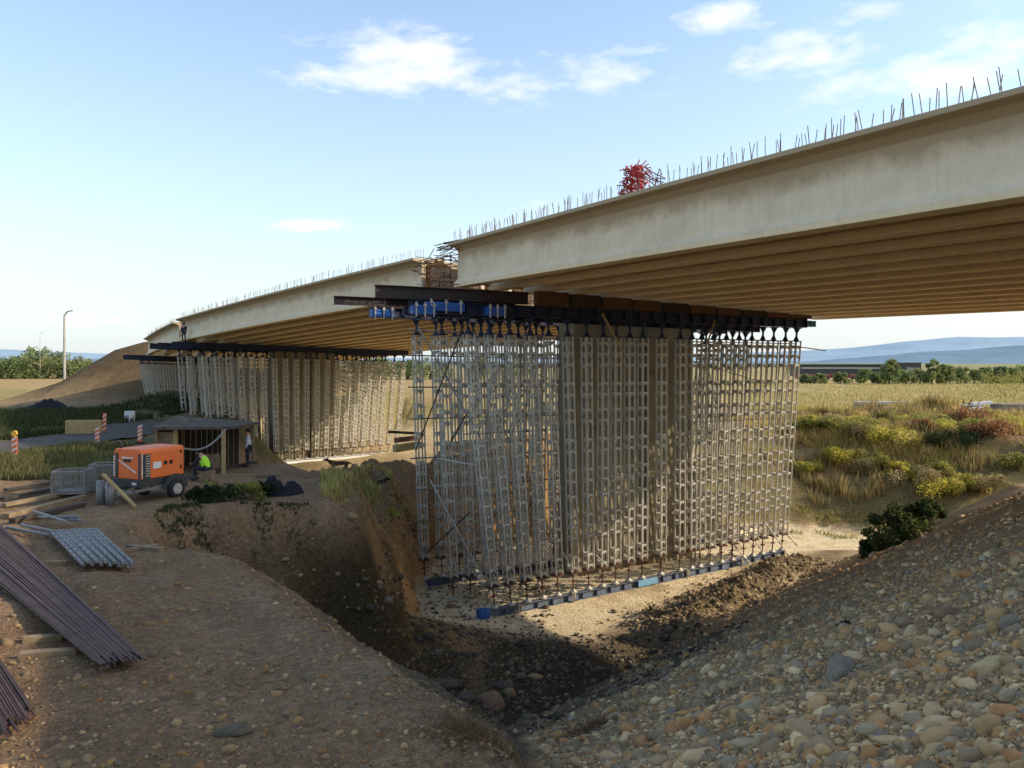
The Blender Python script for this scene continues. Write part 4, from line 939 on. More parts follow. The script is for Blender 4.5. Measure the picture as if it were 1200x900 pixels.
# long low factory and red trucks far right
b0 = Vector(((992-600)/F*330, 330, -5.4)); rt = empty('industrial_building', b0, 'long low dark industrial hall below the right hills', 'building')
mb = MB(); mb.box(b0+Vector((0,0,2.2)), (44,12,4.4)); mb.build('wall', M['dkgrey'], rt); mb = MB(); mb.box(b0+Vector((0,0,4.6)), (45,13,.4)); mb.build('roof', M['roofing'], rt)
mb = MB(); mb.box(b0+Vector((0,-6.05,3.2)), (42,.1,.5)); mb.build('window', M['galv'], rt)
b1 = Vector(((1060-600)/F*325, 325, -5.4)); rt = empty('industrial_building', b1, 'small dark block at the right end of the industrial hall', 'building'); mb = MB(); mb.box(b1+Vector((0,0,2.6)), (9,9,5.2)); mb.build('wall', M['dkgrey'], rt); mb = MB(); mb.box(b1+Vector((0,0,5.3)), (9.6,9.6,.3)); mb.build('roof', M['roofing'], rt); mb = MB(); mb.box(b1+Vector((0,-4.6,2)), (3,.1,3)); mb.build('door', M['galv_dk'], rt)
for i in range(4):
    x = (942-600)/F*255+i*5.6; rt = empty('trailer', (x,255,-5.4), ['leftmost','second','third','rightmost'][i]+' red trailer parked before the far industrial hall', 'trailer', 'red trailers before the hall'); mb = MB(); mb.box((x,255,-4.3), (5.2,2.4,1.2)); bevel(mb.build('body', M['red_dim'], rt), .1)
    for dx in (-1.8,-.8,1.7): mb = MB(); mb.tube((x+dx,253.7,-4.9), (x+dx,254.0,-4.9), .5, 12); mb.build('wheel', M['black'], rt)

# ------------------------------------------------------------------ stones
def ico(sub):
    bm = bmesh.new(); bmesh.ops.create_icosphere(bm, subdivisions=sub, radius=1); V = np.array([v.co[:] for v in bm.verts]); Fc = np.array([[v.index for v in f.verts] for f in bm.faces]); bm.free(); return V, Fc
def rock_variants(sub, n, rough, flat=.62, seed=0):
    out = []; V, Fc = ico(sub)
    for k in range(n):
        W = V.copy()
        for i, p in enumerate(W):
            q = Vector(p)*.9+Vector((k*7.3+seed,0,0)); W[i] = p*(1+rough*(noise.noise(q)+.4*noise.noise(q*2.3)))
        W *= np.array([1, .6+.35*random.random(), flat*(.75+.5*random.random())]); out.append(W)
    return out, Fc
PAL = np.array([1.08,.85,.58])*1.45*np.array([(.29,.25,.19),(.36,.28,.18),(.20,.185,.15),(.43,.36,.25),(.33,.21,.12),(.24,.23,.20),(.50,.44,.33),(.33,.27,.18),(.25,.22,.18),(.38,.25,.13)])
def rotm(n):
    a = rng.uniform(0, 2*np.pi, n); b = rng.normal(0, .35, n); c = rng.normal(0, .35, n); z = np.zeros(n); o = np.ones(n)
    ca, sa, cb, sb, cc, sc = np.cos(a), np.sin(a), np.cos(b), np.sin(b), np.cos(c), np.sin(c)
    Rz = np.stack([ca,-sa,z,sa,ca,z,z,z,o],-1).reshape(-1,3,3); Ry = np.stack([cb,z,sb,z,o,z,-sb,z,cb],-1).reshape(-1,3,3); Rx = np.stack([o,z,z,z,cc,-sc,z,sc,cc],-1).reshape(-1,3,3)
    return Rz@Ry@Rx
def stones(name, X, Y, S, variants, Fc, label, sink=.12, dark=1.0):
    Z = height(X, Y)[0]; n = len(X); Rm = rotm(n); tin = PAL[rng.integers(0, len(PAL), n)]*rng.uniform(.75,1.2,(n,1))*dark
    nv = len(variants[0]); pick = rng.integers(0, len(variants), n); base = np.stack(variants)[pick]*S[:,None,None]
    W = np.einsum('nij,nkj->nki', Rm, base)+np.stack([X, Y, Z+S*sink],-1)[:,None,:]
    Fa = (Fc[None]+(np.arange(n)*nv)[:,None,None]).reshape(-1,3); Cc = np.repeat(tin, nv, 0)
    o = link(name, np_mesh(name, W.reshape(-1,3), Fa, M['stone_s'], Cc, True)); return tag(o, label, 'stones', kind='stuff')
VS, FS = rock_variants(2, 14, .55); VL, FL = rock_variants(1, 10, .5)
def sample_slope(n, y0, y1, p, lo=-.25, hi=.72):
    u = rng.random(n*3); Y = (y0**(1-p)+u*(y1**(1-p)-y0**(1-p)))**(1/(1-p)); X = rng.uniform(lo, hi, n*3)*Y
    g = height(X, Y)[1]; X, Y = X[g], Y[g]; return X[:n], Y[:n]
X, Y = sample_slope(14000, 3.0, 34, 1.4); S = np.clip(np.exp(rng.normal(-3.62,.6,len(X)))*(.75+Y/18), .010, .15); stones('gravel', X, Y, S, VS, FS, 'mixed river gravel covering the slope at the lower right', -.05)
X, Y = sample_slope(60000, 3.0, 32, 1.6); S = np.clip(np.exp(rng.normal(-4.45,.4,len(X)))*(.8+Y/10), .006, .06); stones('fine_gravel', X, Y, S, VL, FL, 'fine river gravel between the cobbles of the slope', -.05)
# terrace stones
def sample_left(n):
    Y = 8.0+rng.random(n)**1.6*16; X = -Y*rng.uniform(.0,.68,n); return X, Y
X, Y = sample_left(15000); d = polydist(X, Y, CUT1); k = (rng.random(len(X)) < np.where(d > 0, .9, np.where(Y < 13, .45, .3))); X, Y = X[k], Y[k]; S = np.clip(np.exp(rng.normal(-3.95,.6,len(X))), .009, .12); stones('terrace_gravel', X, Y, S, VS, FS, 'scattered stones on the left terrace and its edge', .0, .62)
X = rng.uniform(-8, 14, 2600); Y = rng.uniform(22, 50, 2600); zz = height(X, Y); k = (zz[0] < -9) & ((rng.random(2600) < .12)|(Y < 32)|zz[1]); X, Y = X[k], Y[k]; S = np.clip(np.exp(rng.normal(-3.5,.5,len(X))), .02, .2); stones('pit_stones', X, Y, S, VL, FL, 'stones and clods scattered over the pit floor', .3, .8)
n = 5200; X = rng.uniform(-12, 2, n); Y = rng.uniform(22, 50, n); zz = height(X, Y); k = (zz[0] < -5.2) & (zz[2] > .2) & (Y < 46); X, Y = X[k], Y[k]; S = np.clip(np.exp(rng.normal(-2.9,.55,len(X))), .02, .3)
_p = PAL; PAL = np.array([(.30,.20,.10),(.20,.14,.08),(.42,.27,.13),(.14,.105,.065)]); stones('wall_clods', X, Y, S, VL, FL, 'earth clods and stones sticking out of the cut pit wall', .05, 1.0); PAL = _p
n = 4200; tq = rng.random(n); pq = rng.normal(-.9, 1.1, n); X = 6.4+tq*18.6*.68+pq*.73; Y = 33.4+tq*18.6*.73-pq*.68
_p = PAL; PAL = np.array([(.34,.25,.14),(.26,.19,.11),(.42,.31,.18),(.20,.15,.09)]); stones('spoil_clods', X, Y, np.clip(np.exp(rng.normal(-2.9,.5,n)), .02, .26), VL, FL, 'earth clods along the spoil ridge at the foot of the slope', .1, 1.0)
n = 5200; X = rng.uniform(-6, 8, n); Y = rng.uniform(20, 34.5, n); zz = height(X, Y); k = (zz[0] < -8); X, Y = X[k], Y[k]
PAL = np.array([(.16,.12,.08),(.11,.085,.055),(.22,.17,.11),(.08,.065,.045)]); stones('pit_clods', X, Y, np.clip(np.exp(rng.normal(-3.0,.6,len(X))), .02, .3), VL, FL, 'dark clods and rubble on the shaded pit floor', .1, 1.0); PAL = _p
# the largest cobbles stand as individuals
VB, FB_ = rock_variants(3, 9, .42, .6, 3)
cob = [np_mesh('cobble', W, FB_, M['cobble'], None, True) for W in VB]
X, Y = sample_slope(235, 3.4, 20, 1.1, -.2, .70)
kinds = ['rounded river cobble half sunk in the gravel slope', 'flat river cobble lying on the gravel slope']
for i in range(len(X)):
    s = min(.26, max(.04, math.exp(random.gauss(-3.0,.35))*(.55+Y[i]/16))); o = link('cobble', cob[i%9]); o.location = (X[i], Y[i], hz(X[i], Y[i])+s*.08)
    o.scale = (s, s*random.uniform(.8,1.1), s*random.uniform(.8,1.1)); o.rotation_euler = (random.gauss(0,.3), random.gauss(0,.3), random.uniform(0,6.28))
    tag(o, 'rounded river cobble half sunk in the gravel slope', 'stone', 'cobbles on the gravel slope')
def slope_hit(px, py):
    best = None
    Y = 2.5
    while Y < 60:
        p = P(px, py, Y)
        if p.z < hz(p.x, p.y): return p
        Y += .06
    return P(px, py, 40)
def boulder(px, py, w, lab, k, sc=(1,.8,.7), rz=0., mat=None, ry=0, name='boulder'):
    p = slope_hit(px, py); s = w*.82/2/F*p.y; me = cob[k]
    if mat: me = me.copy(); me.materials.clear(); me.materials.append(mat)
    o = link(name, me); o.location = (p.x, p.y, hz(p.x,p.y)+s*.15); o.scale = [s*a for a in sc]; o.rotation_euler = (0, ry, rz); return tag(o, lab, 'stone')
_os = simple
def simple(*a, **k):
    m = _os(*a, **k); b_ = m.node_tree.nodes['Principled BSDF']; b_.inputs['Roughness'].default_value = .95; b_.inputs['Specular IOR Level'].default_value = .1; return m
M['st_tan'] = simple('tan stone', (.60,.43,.21), (.42,.29,.15), .8, 0, 4, .3, .02); M['st_grey'] = simple('blue grey stone', (.30,.24,.165), (.18,.15,.105), .8, 0, 4, .3, .02)
M['st_brn'] = simple('brown stone', (.33,.20,.11), (.22,.13,.08), .8, 0, 4, .3, .02); M['st_pale'] = simple('pale stone', (.48,.37,.21), (.30,.23,.14), .8, 0, 4, .3, .02); M['st_dirt'] = simple('soil clod', (.17,.14,.10), (.10,.08,.06), .95, 0, 3, .5, .05)
simple = _os
boulder(1163,786,58,'smooth tan boulder with a flat top near the right edge',0,(1,.6,.55),.2,M['st_tan'],-.2)
boulder(1113,723,36,'round brown boulder on the upper right of the slope',1,(1,.8,.8),0,M['st_brn'])
boulder(985,790,60,'large slanted blue grey boulder in the middle of the slope',2,(1,.7,.8),.9,M['st_grey'],-.5)
boulder(1008,798,34,'orange brown stone beside the large blue grey boulder',3,(1,.8,.7),.2,M['st_brn'])
boulder(1022,860,44,'pale grey flat boulder low on the slope',4,(1,.9,.8),.3,M['st_pale'])
boulder(883,830,40,'pale rounded boulder left of the low centre of the slope',5,(1,.8,.7),0,M['st_pale'])
boulder(1130,768,46,'flat grey boulder left of the smooth tan boulder',6,(1,.7,.4),.1,M['st_grey'])
boulder(1186,735,44,'tall grey boulder cut by the right picture edge',7,(.8,.8,1.1),.2,M['st_grey'])
boulder(1045,872,44,'long tan cobble at the bottom right of the slope',8,(1,.6,.5),.1,M['st_tan'])
boulder(1182,822,40,'brown grey boulder at the right below the tan boulder',1,(1,.8,.7),.4,M['st_pale'])
boulder(875,877,48,'long grey cobble at the bottom of the slope',3,(1,.6,.5),.0,M['st_pale'])
boulder(1073,842,38,'pale tan cobble right of the flat grey boulder',5,(1,.7,.6),-.3,M['st_tan'])
boulder(520,806,46,'large earthy boulder on the edge of the left terrace',4,(1,.8,.75),.3,M['st_dirt'])
boulder(575,825,44,'brown boulder in the gully between terrace and slope',2,(1,.8,.9),.3,M['st_brn'])
boulder(545,822,34,'dark clod between the two gully boulders',6,(1,.8,.7),.6,M['st_dirt'])
boulder(275,862,50,'dark earth lump at the bottom left of the terrace',7,(1,.8,.6),.3,M['st_dirt'])
boulder(590,790+15,24,'dark clod right of the gully boulders',0,(1,.9,.8),.3,M['st_dirt'])

# ------------------------------------------------------------------ vegetation
def leaves(centers, radii, n, size, cols, jitter=.5, up=.2):
    """quads scattered in clumps; centers (k,3), radii (k,3)"""
    k = len(centers); pick = rng.integers(0, k, n); dirv = rng.normal(0,1,(n,3)); dirv /= np.linalg.norm(dirv,axis=1)[:,None]
    r = rng.random(n)**(1/2.2); Pn = np.asarray(centers)[pick]+dirv*r[:,None]*np.asarray(radii)[pick]
    a = rng.normal(0,1,(n,3)); a[:,2] += up; a /= np.linalg.norm(a,axis=1)[:,None]; b = np.cross(a, rng.normal(0,1,(n,3))); b /= np.linalg.norm(b,axis=1)[:,None]
    s = size*rng.uniform(.5,1.4,n)[:,None]; V = np.stack([Pn-a*s, Pn+b*s*.45, Pn+a*s, Pn-b*s*.45], 1).reshape(-1,3)
    cl_ = rng.integers(0, len(cols), k); base = np.asarray(cols)[np.where(rng.random(n) < .7, cl_[pick], rng.integers(0, len(cols), n))]*rng.uniform(.7,1.25,(n,1))
    Fq_ = np.arange(n*4).reshape(n,4); return V, Fq_, np.repeat(np.clip(base,0,.9), 4, 0)
def bush(x, y, w, h, cols, label, n=2600, size=.09, name='shrub', cat='shrub', group=None, z=None, trunk=False, tall=None, loose=.5):
    z = hz(x, y)-.05 if z is None else z; root = empty(name, (x,y,z), label, cat, group); k = 16 if not trunk else 24
    cs = []; rs = []
    for i in range(k):
        a = rng.uniform(0, 6.28); r = rng.random()**.6*w*.5*(1-.2*loose); f = rng.random()
        zz = h*((.25+.55*f) if not trunk else (.16+.74*f)); sc = w*.5*rng.uniform(.28,.5)*(1-.4*f)
        cs.append((r*math.cos(a)*(1-.5*f), r*math.sin(a)*(1-.5*f), zz)); rs.append((sc, sc, sc*.8*(h/w if h > w else 1)))
    V, Fq_, Cc = leaves(cs, rs, n, size, cols); o = link('crown' if trunk else 'foliage', np_mesh('foliage', V, Fq_, M['leaf'], Cc), root)
    mb = MB()
    if trunk:
        mb.tube((0,0,-.2), (.1,0,h*.45), w*.045, 8, 0, w*.025)
        for c in cs[:9]: mb.tube((.05,0,h*rng.uniform(.15,.4)), c, w*.018, 6, 0, w*.006)
    else:
        for c in cs[:12]: mb.tube((c[0]*.15,c[1]*.15,-.05), c, .02, 5, 0, .008)
    mb.build('trunk' if trunk else 'stem', M['bark']).parent = root
    return root
GRN = [(.34,.34,.08),(.42,.38,.09),(.22,.23,.06),(.52,.44,.12)]; YEL = [(.74,.62,.10),(.60,.54,.10),(.80,.64,.16),(.42,.42,.09)]; RED = [(.40,.17,.08),(.28,.11,.06),(.48,.28,.11)]; DKG = [(.035,.055,.02),(.05,.07,.025),(.025,.04,.015)]; STR = [(.62,.48,.24),(.52,.40,.19),(.40,.33,.13)]
# right bank shrubs
specs = [(945,540,62,2.2,1.3,YEL,'yellow green weed clump right beside the near falsework'),(985,548,62,2.6,1.6,YEL,'broad yellow weed clump on the bank right of the falsework'),(968,505,66,2.0,1.3,GRN,'green weed clump on top of the spoil right of the falsework'),
 (1010,520,64,3.0,1.6,GRN,'green bush on the middle left of the bank'),(1045,535,62,3.2,1.7,YEL,'yellow green bush in the middle of the bank'),(1090,515,65,3.4,1.7,GRN,'wide green bush at the top centre of the bank'),
 (1135,515,66,3.6,1.6,RED,'reddish brown bush on the upper right of the bank'),(1160,540,60,3.2,1.6,RED,'dark reddish bush lower on the right of the bank'),(1185,530,62,2.6,1.6,YEL,'bright green weed at the right picture edge'),
 (1075,560,58,3.0,1.5,STR,'straw coloured weed clump low in the middle of the bank'),(1110,565,56,2.8,1.5,YEL,'yellow weed clump low on the right of the bank'),(1020,575,60,2.4,1.2,STR,'dry straw clump low on the left of the bank'),(1150,490,70,3.0,1.2,GRN,'low green bush behind the reddish bush'),
 (1185,445,120,9,4.4,GRN,'large dark bush on the meadow at the right edge'),(1040,498,68,2.4,1.2,GRN,'low bush on the crest of the bank'),(1120,548,60,3.0,1.6,DKG,'dark green bush between the red bushes'),(1060,515,66,2.4,1.4,YEL,'olive bush on the upper middle of the bank')]
for i, (px, w, h) in enumerate(((418,14,6),(446,15,7.5),(478,14,6.5),(505,16,7),(560,15,6.5),(610,14,7))):
    bush((px-600)/F*250, 250, w, h, [(.24,.29,.10),(.30,.34,.13),(.18,.23,.08)], ORD[i]+' tree from the left in the row seen between the two falseworks', 1300, .4, 'tree', 'tree', 'trees seen between the falseworks', None, True)
for px, py, Y, w, h, cols, lab in specs: bush((px-600)/F*Y, Y, w*1.5, h*(.62 if Y < 100 else 1), cols, lab, 4200, .085, loose=0)
for i, (px, Y, w, h, c_) in enumerate(((948,66.5,2.6,1.6,YEL),(972,67.5,3.4,1.5,STR),(1003,66,2.8,1.6,YEL),(1030,60,3,1.9,GRN),(1060,58.5,3,1.7,YEL),(1095,58,3.2,1.9,GRN),(1130,56,3.2,1.8,YEL),(1165,55,3.4,1.9,STR),(1190,56,3.2,2.0,GRN),(1010,63.5,3,1.6,STR),(1075,63,3.2,1.7,RED),(1105,62,3.2,1.7,YEL),(1145,61,3.4,1.9,GRN),(1178,66,3.4,1.8,YEL),(940,66,3,1.4,GRN))):
    bush((px-600)/F*Y, Y, w, h*.7, c_, f'{ORD[i]} knee high weed clump on the bank face, counted left to right by row', 2600, .08, group='weed clumps on the bank face')
def clump_mask(X, Y, s, th, tab=0): return fbm(X/s, Y/s, 3, tab) > th
n = 60000; X = rng.uniform(22,60,n); Y = rng.uniform(57,73,n); k = clump_mask(X,Y,.9,.12,0) & (height(X,Y)[0] > -10.5); X, Y = X[k], Y[k]
_late = (X, Y)
# dark bush at the gravel crest
for i, (px, py, Y, w, h) in enumerate(((1040,640,33,2.6,1.7),(1062,622,33,2.4,1.6),(1020,648,33.5,1.4,.9),(1086,606,33,1.6,1.2))):
    x = (px-600)/F*Y; bush(x, Y, w, h, [(.08,.11,.03),(.13,.16,.05),(.19,.21,.07),(.06,.08,.025)], ['main dark leafy bush on the crest of the gravel slope','second dark leafy bush right of the main one on the slope crest','small dark bush at the left foot of the slope crest bushes','small bush highest on the gravel slope crest'][i], 1700, .1, z=max(hz(x,Y), P(px,py,Y).z)-.3)
for i, (px, Y, w, h, c_) in enumerate(((470,43.5,1.6,.8,STR),(492,44.5,1.8,.9,YEL),(482,46,1.5,.7,STR),(455,40,1.3,.6,YEL))):
    bush((px-600)/F*Y, Y, w, h, c_, ['straw coloured weed clump on the berm edge right of the black dog','yellow weed clump on the berm nearest the falsework','small dry weed clump behind the berm edge','yellow weed clump in the middle of the berm edge'][i], 1800, .06)
bush(*slope_hit(991,738).xy, .32, .22, DKG, 'tiny green sprout among the cobbles of the slope', 400, .025)
# terrace shrubs, in front of the dark wall
for i, (px, Y, w, h, c_) in enumerate(((232,26.4,1.4,.7,DKG),(262,26.9,1.8,.9,DKG+GRN[:1]),(292,27.2,1.4,.7,GRN),(310,28.2,1.2,.6,DKG))):
    bush((px-600)/F*Y, Y, w, h, c_, ['leftmost dark weed clump on the pit edge','dark weed clump on the pit edge behind the compressor wheel','green weed clump on the pit edge before the plastic sheet','small weed clump under the plastic sheet'][i], 2000, .05)
def tree(px, Y, w, h, cols, lab, n=2600, grp=None): return bush((px-600)/F*Y, Y, w, h, cols, lab, n, max(.16, Y*.0016), 'tree', 'tree', grp, None, True)
TG = [(.24,.29,.10),(.30,.34,.13),(.18,.23,.08),(.36,.38,.16)]
tree(1042,200,6.5,6.6,TG,'rounded tree left of centre in the right tree row'); tree(1092,200,5.5,7.2,TG,'tallest slim tree in the right tree row'); tree(1108,202,6,5.2,TG,'tree just right of the tallest slim tree')
for i, (px, w, h) in enumerate(((960,5,2.6),(985,5,3.0),(1012,6,3.8),(1028,5,3),(1062,7,3.8),(1078,6,3.9),(1125,7,4.4),(1142,6,3.7),(1158,7,4.3),(1172,6,4.6),(1186,7,4.4),(1200,7,4.8),(944,5,2.3))):
    tree(px, 206+(i%3)*3, w, h, TG, f'low green field tree behind the yellow meadow, number {ORD[i]} counting left to right' if i < 12 else 'lowest field tree at the left end of the right tree row', 1500, 'field trees behind the right meadow')
for i, (px, w, h) in enumerate(((2,16,7),(14,14,7.2),(27,14,7.8),(42,17,10.8),(55,14,8),(68,13,9.6),(82,13,8.2),(96,12,6.4),(108,12,5.2),(34,13,6.5),(120,12,4.6))):
    tree(px, 262+(i%3)*5, w, h, TG, ['leftmost tree of the far left row cut by the picture edge','second tree from the left in the far left row','third tree from the left in the far left row','tallest tree in the far left row','tree right of the tallest one in the far left row','dark tree just left of the pale pole','tree just right of the pale pole','lower tree two right of the pale pole','low tree near the right end of the far left row','low tree in front of the tallest left tree','lowest tree at the right end of the far left row'][i], 1700, 'trees in the far left row')
# grass as stuff
def grass(name, X, Y, H, cols, label, w=.02, lean=.35):
    n = len(X); Z = height(X, Y)[0]; a = rng.uniform(0, 2*np.pi, n); dx, dy = np.cos(a)*w, np.sin(a)*w; l = rng.normal(0, lean, (n,2))*H[:,None]
    b = np.stack([X, Y, Z-.03],-1); m = b+np.stack([l[:,0]*.35, l[:,1]*.35, H*.6],-1); t_ = b+np.stack([l[:,0], l[:,1], H],-1); dv = np.stack([dx, dy, 0*dx],-1)
    V = np.stack([b-dv, b+dv, m+dv*.7, m-dv*.7, t_], 1).reshape(-1,3); i0 = np.arange(n)*5
    tri = np.concatenate([np.stack([i0,i0+1,i0+2],-1), np.stack([i0,i0+2,i0+3],-1), np.stack([i0+3,i0+2,i0+4],-1)])
    c_ = np.asarray(cols)[rng.integers(0, len(cols), n)]*rng.uniform(.7,1.3,(n,1)); o = link(name, np_mesh(name, V, tri, M['blade'], np.repeat(np.clip(c_,0,.9), 5, 0))); return tag(o, label, 'grass', kind='stuff')
n = 60000; X = rng.uniform(-12,-4.6,n); Y = rng.uniform(28,46,n); d = polydist(X, Y, CUT1); d2 = polydist(X, Y, CUT2)
k = (d < .45) & (d2 < .8) & (X/Y > -.24) & clump_mask(X,Y,1.0,-.16) & ((Y < 41)|(X > -8.2)); X, Y = X[k], Y[k]
grass('grass', X, Y, rng.uniform(.12,.6,len(X))*rng.uniform(.35,1,len(X))*np.where(height(X,Y)[2] > 0, .4, 1), [(.46,.42,.10),(.66,.52,.17),(.28,.31,.08),(.74,.56,.24),(.40,.30,.12)], 'tall yellow green grass on the berm left of the falsework', .022)
n = 45000; X = rng.uniform(-32,-14,n); Y = rng.uniform(31.5,47,n); k = (X < -29.2+ (Y-47)*.0+7.0) | (Y < 41); k &= ~((X > -33.5) & (X < -25.8) & (Y > 40)); k &= clump_mask(X,Y,2.0,-.3) & ((X > -27.5)|(Y<37)|(X<-33)) & ~((X > -16.5) & (Y > 32.5) & (Y < 38.5) & (X < -10))
X, Y = X[k], Y[k]; grass('grass', X, Y, rng.uniform(.12,.55,len(X)), [(.14,.14,.05),(.20,.18,.06),(.09,.10,.035),(.28,.22,.09)], 'rough green roadside grass behind the mesh crates', .024)
n = 26000; X = rng.uniform(-60,-33,n); Y = rng.uniform(52,84,n); k = clump_mask(X,Y,3.5,-.25); X, Y = X[k], Y[k]; grass('grass', X, Y, rng.uniform(.25,.8,len(X)), [(.07,.08,.03),(.10,.11,.04),(.05,.06,.02)], 'dark weeds beyond the road before the earth fill', .05)
n = 110000; X = rng.uniform(20,62,n); Y = rng.uniform(56,76,n); k = clump_mask(X,Y,1.7,-.05,1) & ~((X < 32) & (height(X,Y)[0] < -8.2)) & (height(X,Y)[0] > -10.8); X, Y = X[k], Y[k]; grass('grass', X, Y, rng.uniform(.15,.9,len(X))*rng.uniform(.4,1,len(X)), [(.74,.58,.14),(.58,.50,.12),(.84,.62,.28),(.54,.30,.12),(.70,.48,.20),(.40,.38,.10)], 'mixed weeds and dry grass over the right bank', .035)
n = 50000; Y = 90+rng.random(n)**1.5*110; X = rng.uniform(.3,.75,n)*Y; k = clump_mask(X,Y,9,-.1,2); X, Y = X[k], Y[k]; grass('grass', X, Y, rng.uniform(.2,.7,len(X)), [(.55,.43,.18),(.60,.48,.22),(.40,.36,.12)], 'dry yellow meadow grass on the right plain', .06)
n = 9000; X = rng.uniform(10,26,n); Y = rng.uniform(50,62,n); k = clump_mask(X,Y,1.5,.1,1) & (height(X,Y)[0] < -10.5) & (Y > 53); X, Y = X[k], Y[k]; grass('grass', X, Y, rng.uniform(.15,.4,len(X)), [(.45,.38,.12),(.35,.34,.10)], 'short grass along the pit road foot', .03)
n = 40000; X = rng.uniform(-12,-6,n); Y = rng.uniform(24,33,n); zz = height(X,Y); k = (zz[2] > -.3) & (zz[0] < -4.6) & clump_mask(X,Y,1.1,.02,1) & (X < -7.2+rng.normal(0,.5,n)) ; X, Y = X[k], Y[k]; grass('grass', X, Y, rng.uniform(.04,.16,len(X)), [(.07,.09,.03),(.10,.12,.04),(.05,.06,.02)], 'dark weeds growing down the shaded pit wall', .02)
grass('dry_stems', _late[0], _late[1], rng.uniform(.4,1.3,len(_late[0])), [(.50,.36,.16),(.36,.24,.11),(.62,.50,.20),(.30,.26,.09)], 'tall dry weed stems standing in tufts over the right bank', .022, .22)
# dry straw root clumps low in the gully
for i, (px, py) in enumerate(((560,860),(700,850))):
    p = slope_hit(px, py); n = 1200; X = p.x+rng.normal(0,.35,n); Y = p.y+rng.normal(0,.3,n); grass('dry_grass', X, Y, rng.uniform(.04,.16,n), [(.20,.12,.05),(.14,.085,.04),(.28,.18,.08)], ['brown dead grass mat in the gully bottom','brown dead grass mat on the foot of the gravel slope'][i], .006, 1.6)

# ------------------------------------------------------------------ light, sky, camera
SUN_EL = R(26.7); SUN_AZ = math.atan2(.998, -.06)          # clockwise from +Y
world = bpy.data.worlds.new('World'); scene.world = world; world.use_nodes = True
wt = world.node_tree; bg = wt.nodes['Background']
def wn(t_, **k):
    x = wt.nodes.new(t_)
    for a, b in k.items(): setattr(x, a, b)
    return x
sky = wn('ShaderNodeTexSky'); sky.sky_type = 'NISHITA'; sky.sun_disc = False; sky.sun_elevation = SUN_EL; sky.sun_rotation = SUN_AZ; sky.air_density = 1.0; sky.dust_density = 1.6; sky.ozone_density = 1.0; sky.altitude = 200
tc = wn('ShaderNodeTexCoord'); sep = wn('ShaderNodeSeparateXYZ'); wt.links.new(tc.outputs['Generated'], sep.inputs[0])
def math_(op, a, b=None, c=None):
    x = wn('ShaderNodeMath', operation=op)
    for i, v_ in enumerate((a,b,c)):
        if v_ is None: continue
        if isinstance(v_, (int,float)): x.inputs[i].default_value = v_
        else: wt.links.new(v_, x.inputs[i])
    return x.outputs[0]
mp = wn('ShaderNodeMapping'); wt.links.new(tc.outputs['Generated'], mp.inputs[0]); mp.inputs['Scale'].default_value = (1,1,2.6)
no = wn('ShaderNodeTexNoise'); no.inputs['Scale'].default_value = 9; no.inputs['Detail'].default_value = 9; no.inputs['Roughness'].default_value = .62; wt.links.new(mp.outputs[0], no.inputs['Vector'])
no2 = wn('ShaderNodeTexNoise'); no2.inputs['Scale'].default_value = 26; no2.inputs['Detail'].default_value = 6; wt.links.new(mp.outputs[0], no2.inputs['Vector'])
blobs = [(480,72,95,30,1.0),(385,88,60,20,.9),(590,98,60,16,.9),(690,80,90,20,.85),(740,62,40,12,.7),(355,264,48,6,.95),(845,18,50,20,1.0),(945,68,70,22,.95),(1090,92,120,26,1.0),(1160,60,70,30,.9),(1010,18,60,14,.5),(110,132,26,7,.35),(80,355,60,7,.5),(90,375,110,10,.45),(640,240,60,9,.4),(1190,60,60,40,.6),(-200,200,150,60,.7),(1500,150,200,70,.8),(1400,-200,260,120,.8)]
acc = None
for px, py, sx, sy, w_ in blobs:
    d = Vector(((px-600)/F, 1, -(py-425)/F)); L_ = d.length; d.normalize()
    az = math.atan2(d.x, d.y); el = math.asin(d.z); 
    # angular distances through dot products: azimuth and elevation gaussians
    if acc is None:
        azn = math_('ARCTAN2', sep.outputs[0], sep.outputs[1]); eln = math_('ARCSINE', sep.outputs[2])
    ka = (sx/F)/L_/max(.3, L_*math.cos(el))*1.15; ke = (sy/F)/L_*1.1
    a = math_('POWER', math_('DIVIDE', math_('SUBTRACT', azn, az), ka), 2); e = math_('POWER', math_('DIVIDE', math_('SUBTRACT', eln, el), ke), 2)
    g = math_('MULTIPLY', math_('POWER', 2.718, math_('MULTIPLY', math_('ADD', a, e), -.7)), w_)
    acc = g if acc is None else math_('MAXIMUM', acc, g)
dens = math_('ADD', math_('MULTIPLY', no.outputs['Fac'], 1.55), math_('MULTIPLY', no2.outputs['Fac'], .75))
cl_f = math_('MULTIPLY', math_('SUBTRACT', math_('ADD', dens, math_('MULTIPLY', acc, .62)), 1.40), 1.7)
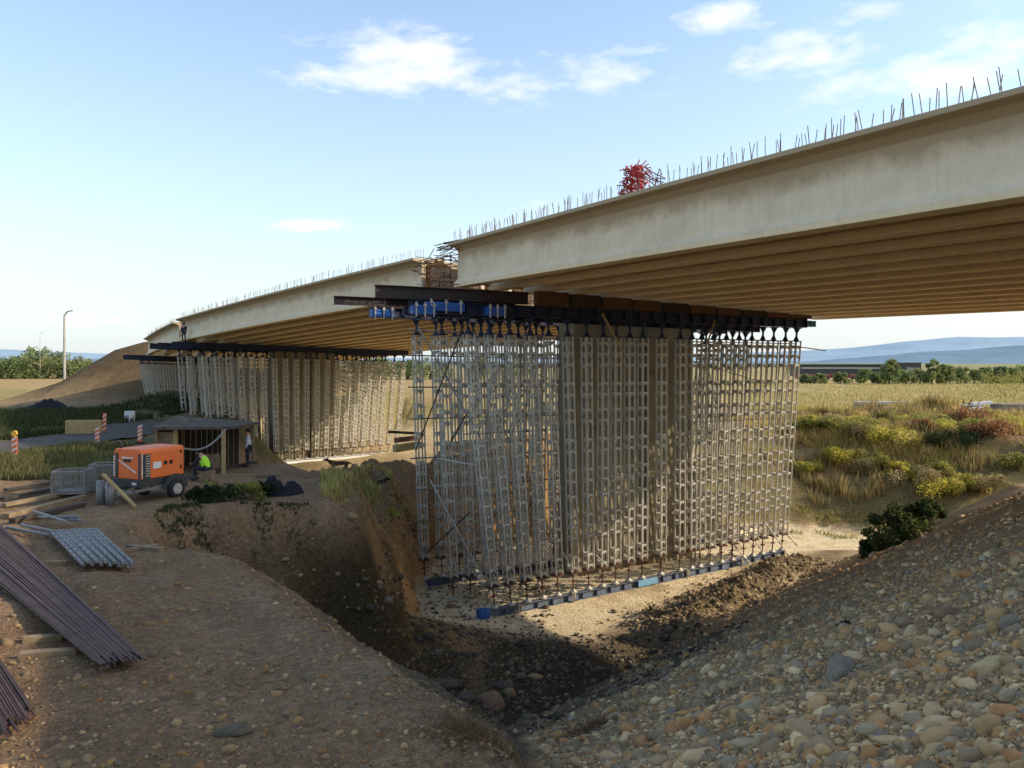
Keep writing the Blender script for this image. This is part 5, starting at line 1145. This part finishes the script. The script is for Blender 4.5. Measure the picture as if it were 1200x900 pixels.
cl_f = math_('MINIMUM', math_('MAXIMUM', cl_f, 0), 1); cl_f = math_('MULTIPLY', cl_f, math_('MINIMUM', math_('MULTIPLY', acc, 2.2), .92))
hazef = math_('MULTIPLY', math_('POWER', 2.718, math_('MULTIPLY', math_('MAXIMUM', eln, 0), -4.2)), .88)
mixh = wn('ShaderNodeMix'); mixh.data_type = 'RGBA'; wt.links.new(hazef, mixh.inputs[0]); skb = wn('ShaderNodeMix'); skb.data_type = 'RGBA'; skb.blend_type = 'MULTIPLY'; skb.inputs[0].default_value = 1; skb.inputs[7].default_value = (1.86,2.02,2.10,1); wt.links.new(sky.outputs[0], skb.inputs[6]); wt.links.new(skb.outputs[2], mixh.inputs[6]); mixh.inputs[7].default_value = (5.8,6.2,6.45,1)
mixc = wn('ShaderNodeMix'); mixc.data_type = 'RGBA'; wt.links.new(cl_f, mixc.inputs[0]); wt.links.new(mixh.outputs[2], mixc.inputs[6]); mixc.inputs[7].default_value = (8.2,8.1,7.9,1)
wt.links.new(mixc.outputs[2], bg.inputs['Color']); bg.inputs['Strength'].default_value = .15
sd = bpy.data.lights.new('sun', 'SUN'); sd.energy = 5.0; sd.angle = R(.55); sd.color = (1,.87,.68); so = bpy.data.objects.new('sun', sd); COL.objects.link(so)
sdir = Vector((math.sin(SUN_AZ)*math.cos(SUN_EL), math.cos(SUN_AZ)*math.cos(SUN_EL), math.sin(SUN_EL))); so.rotation_euler = sdir.to_track_quat('Z','Y').to_euler(); so.location = (60,-20,40)
cam = bpy.data.cameras.new('camera'); cam.sensor_width = 36; cam.lens = F/1200*36; cam.shift_y = -25/1200; cam.clip_end = 20000; cam.clip_start = .1
co = bpy.data.objects.new('camera', cam); COL.objects.link(co); co.location = (0,0,0); co.rotation_euler = (R(90),0,0); scene.camera = co
scene.view_settings.view_transform = 'Standard'; scene.view_settings.look = 'None'; scene.view_settings.exposure = 0; scene.view_settings.gamma = 1
scene.cycles.max_bounces = 6; scene.cycles.diffuse_bounces = 5; scene.cycles.use_denoising = True
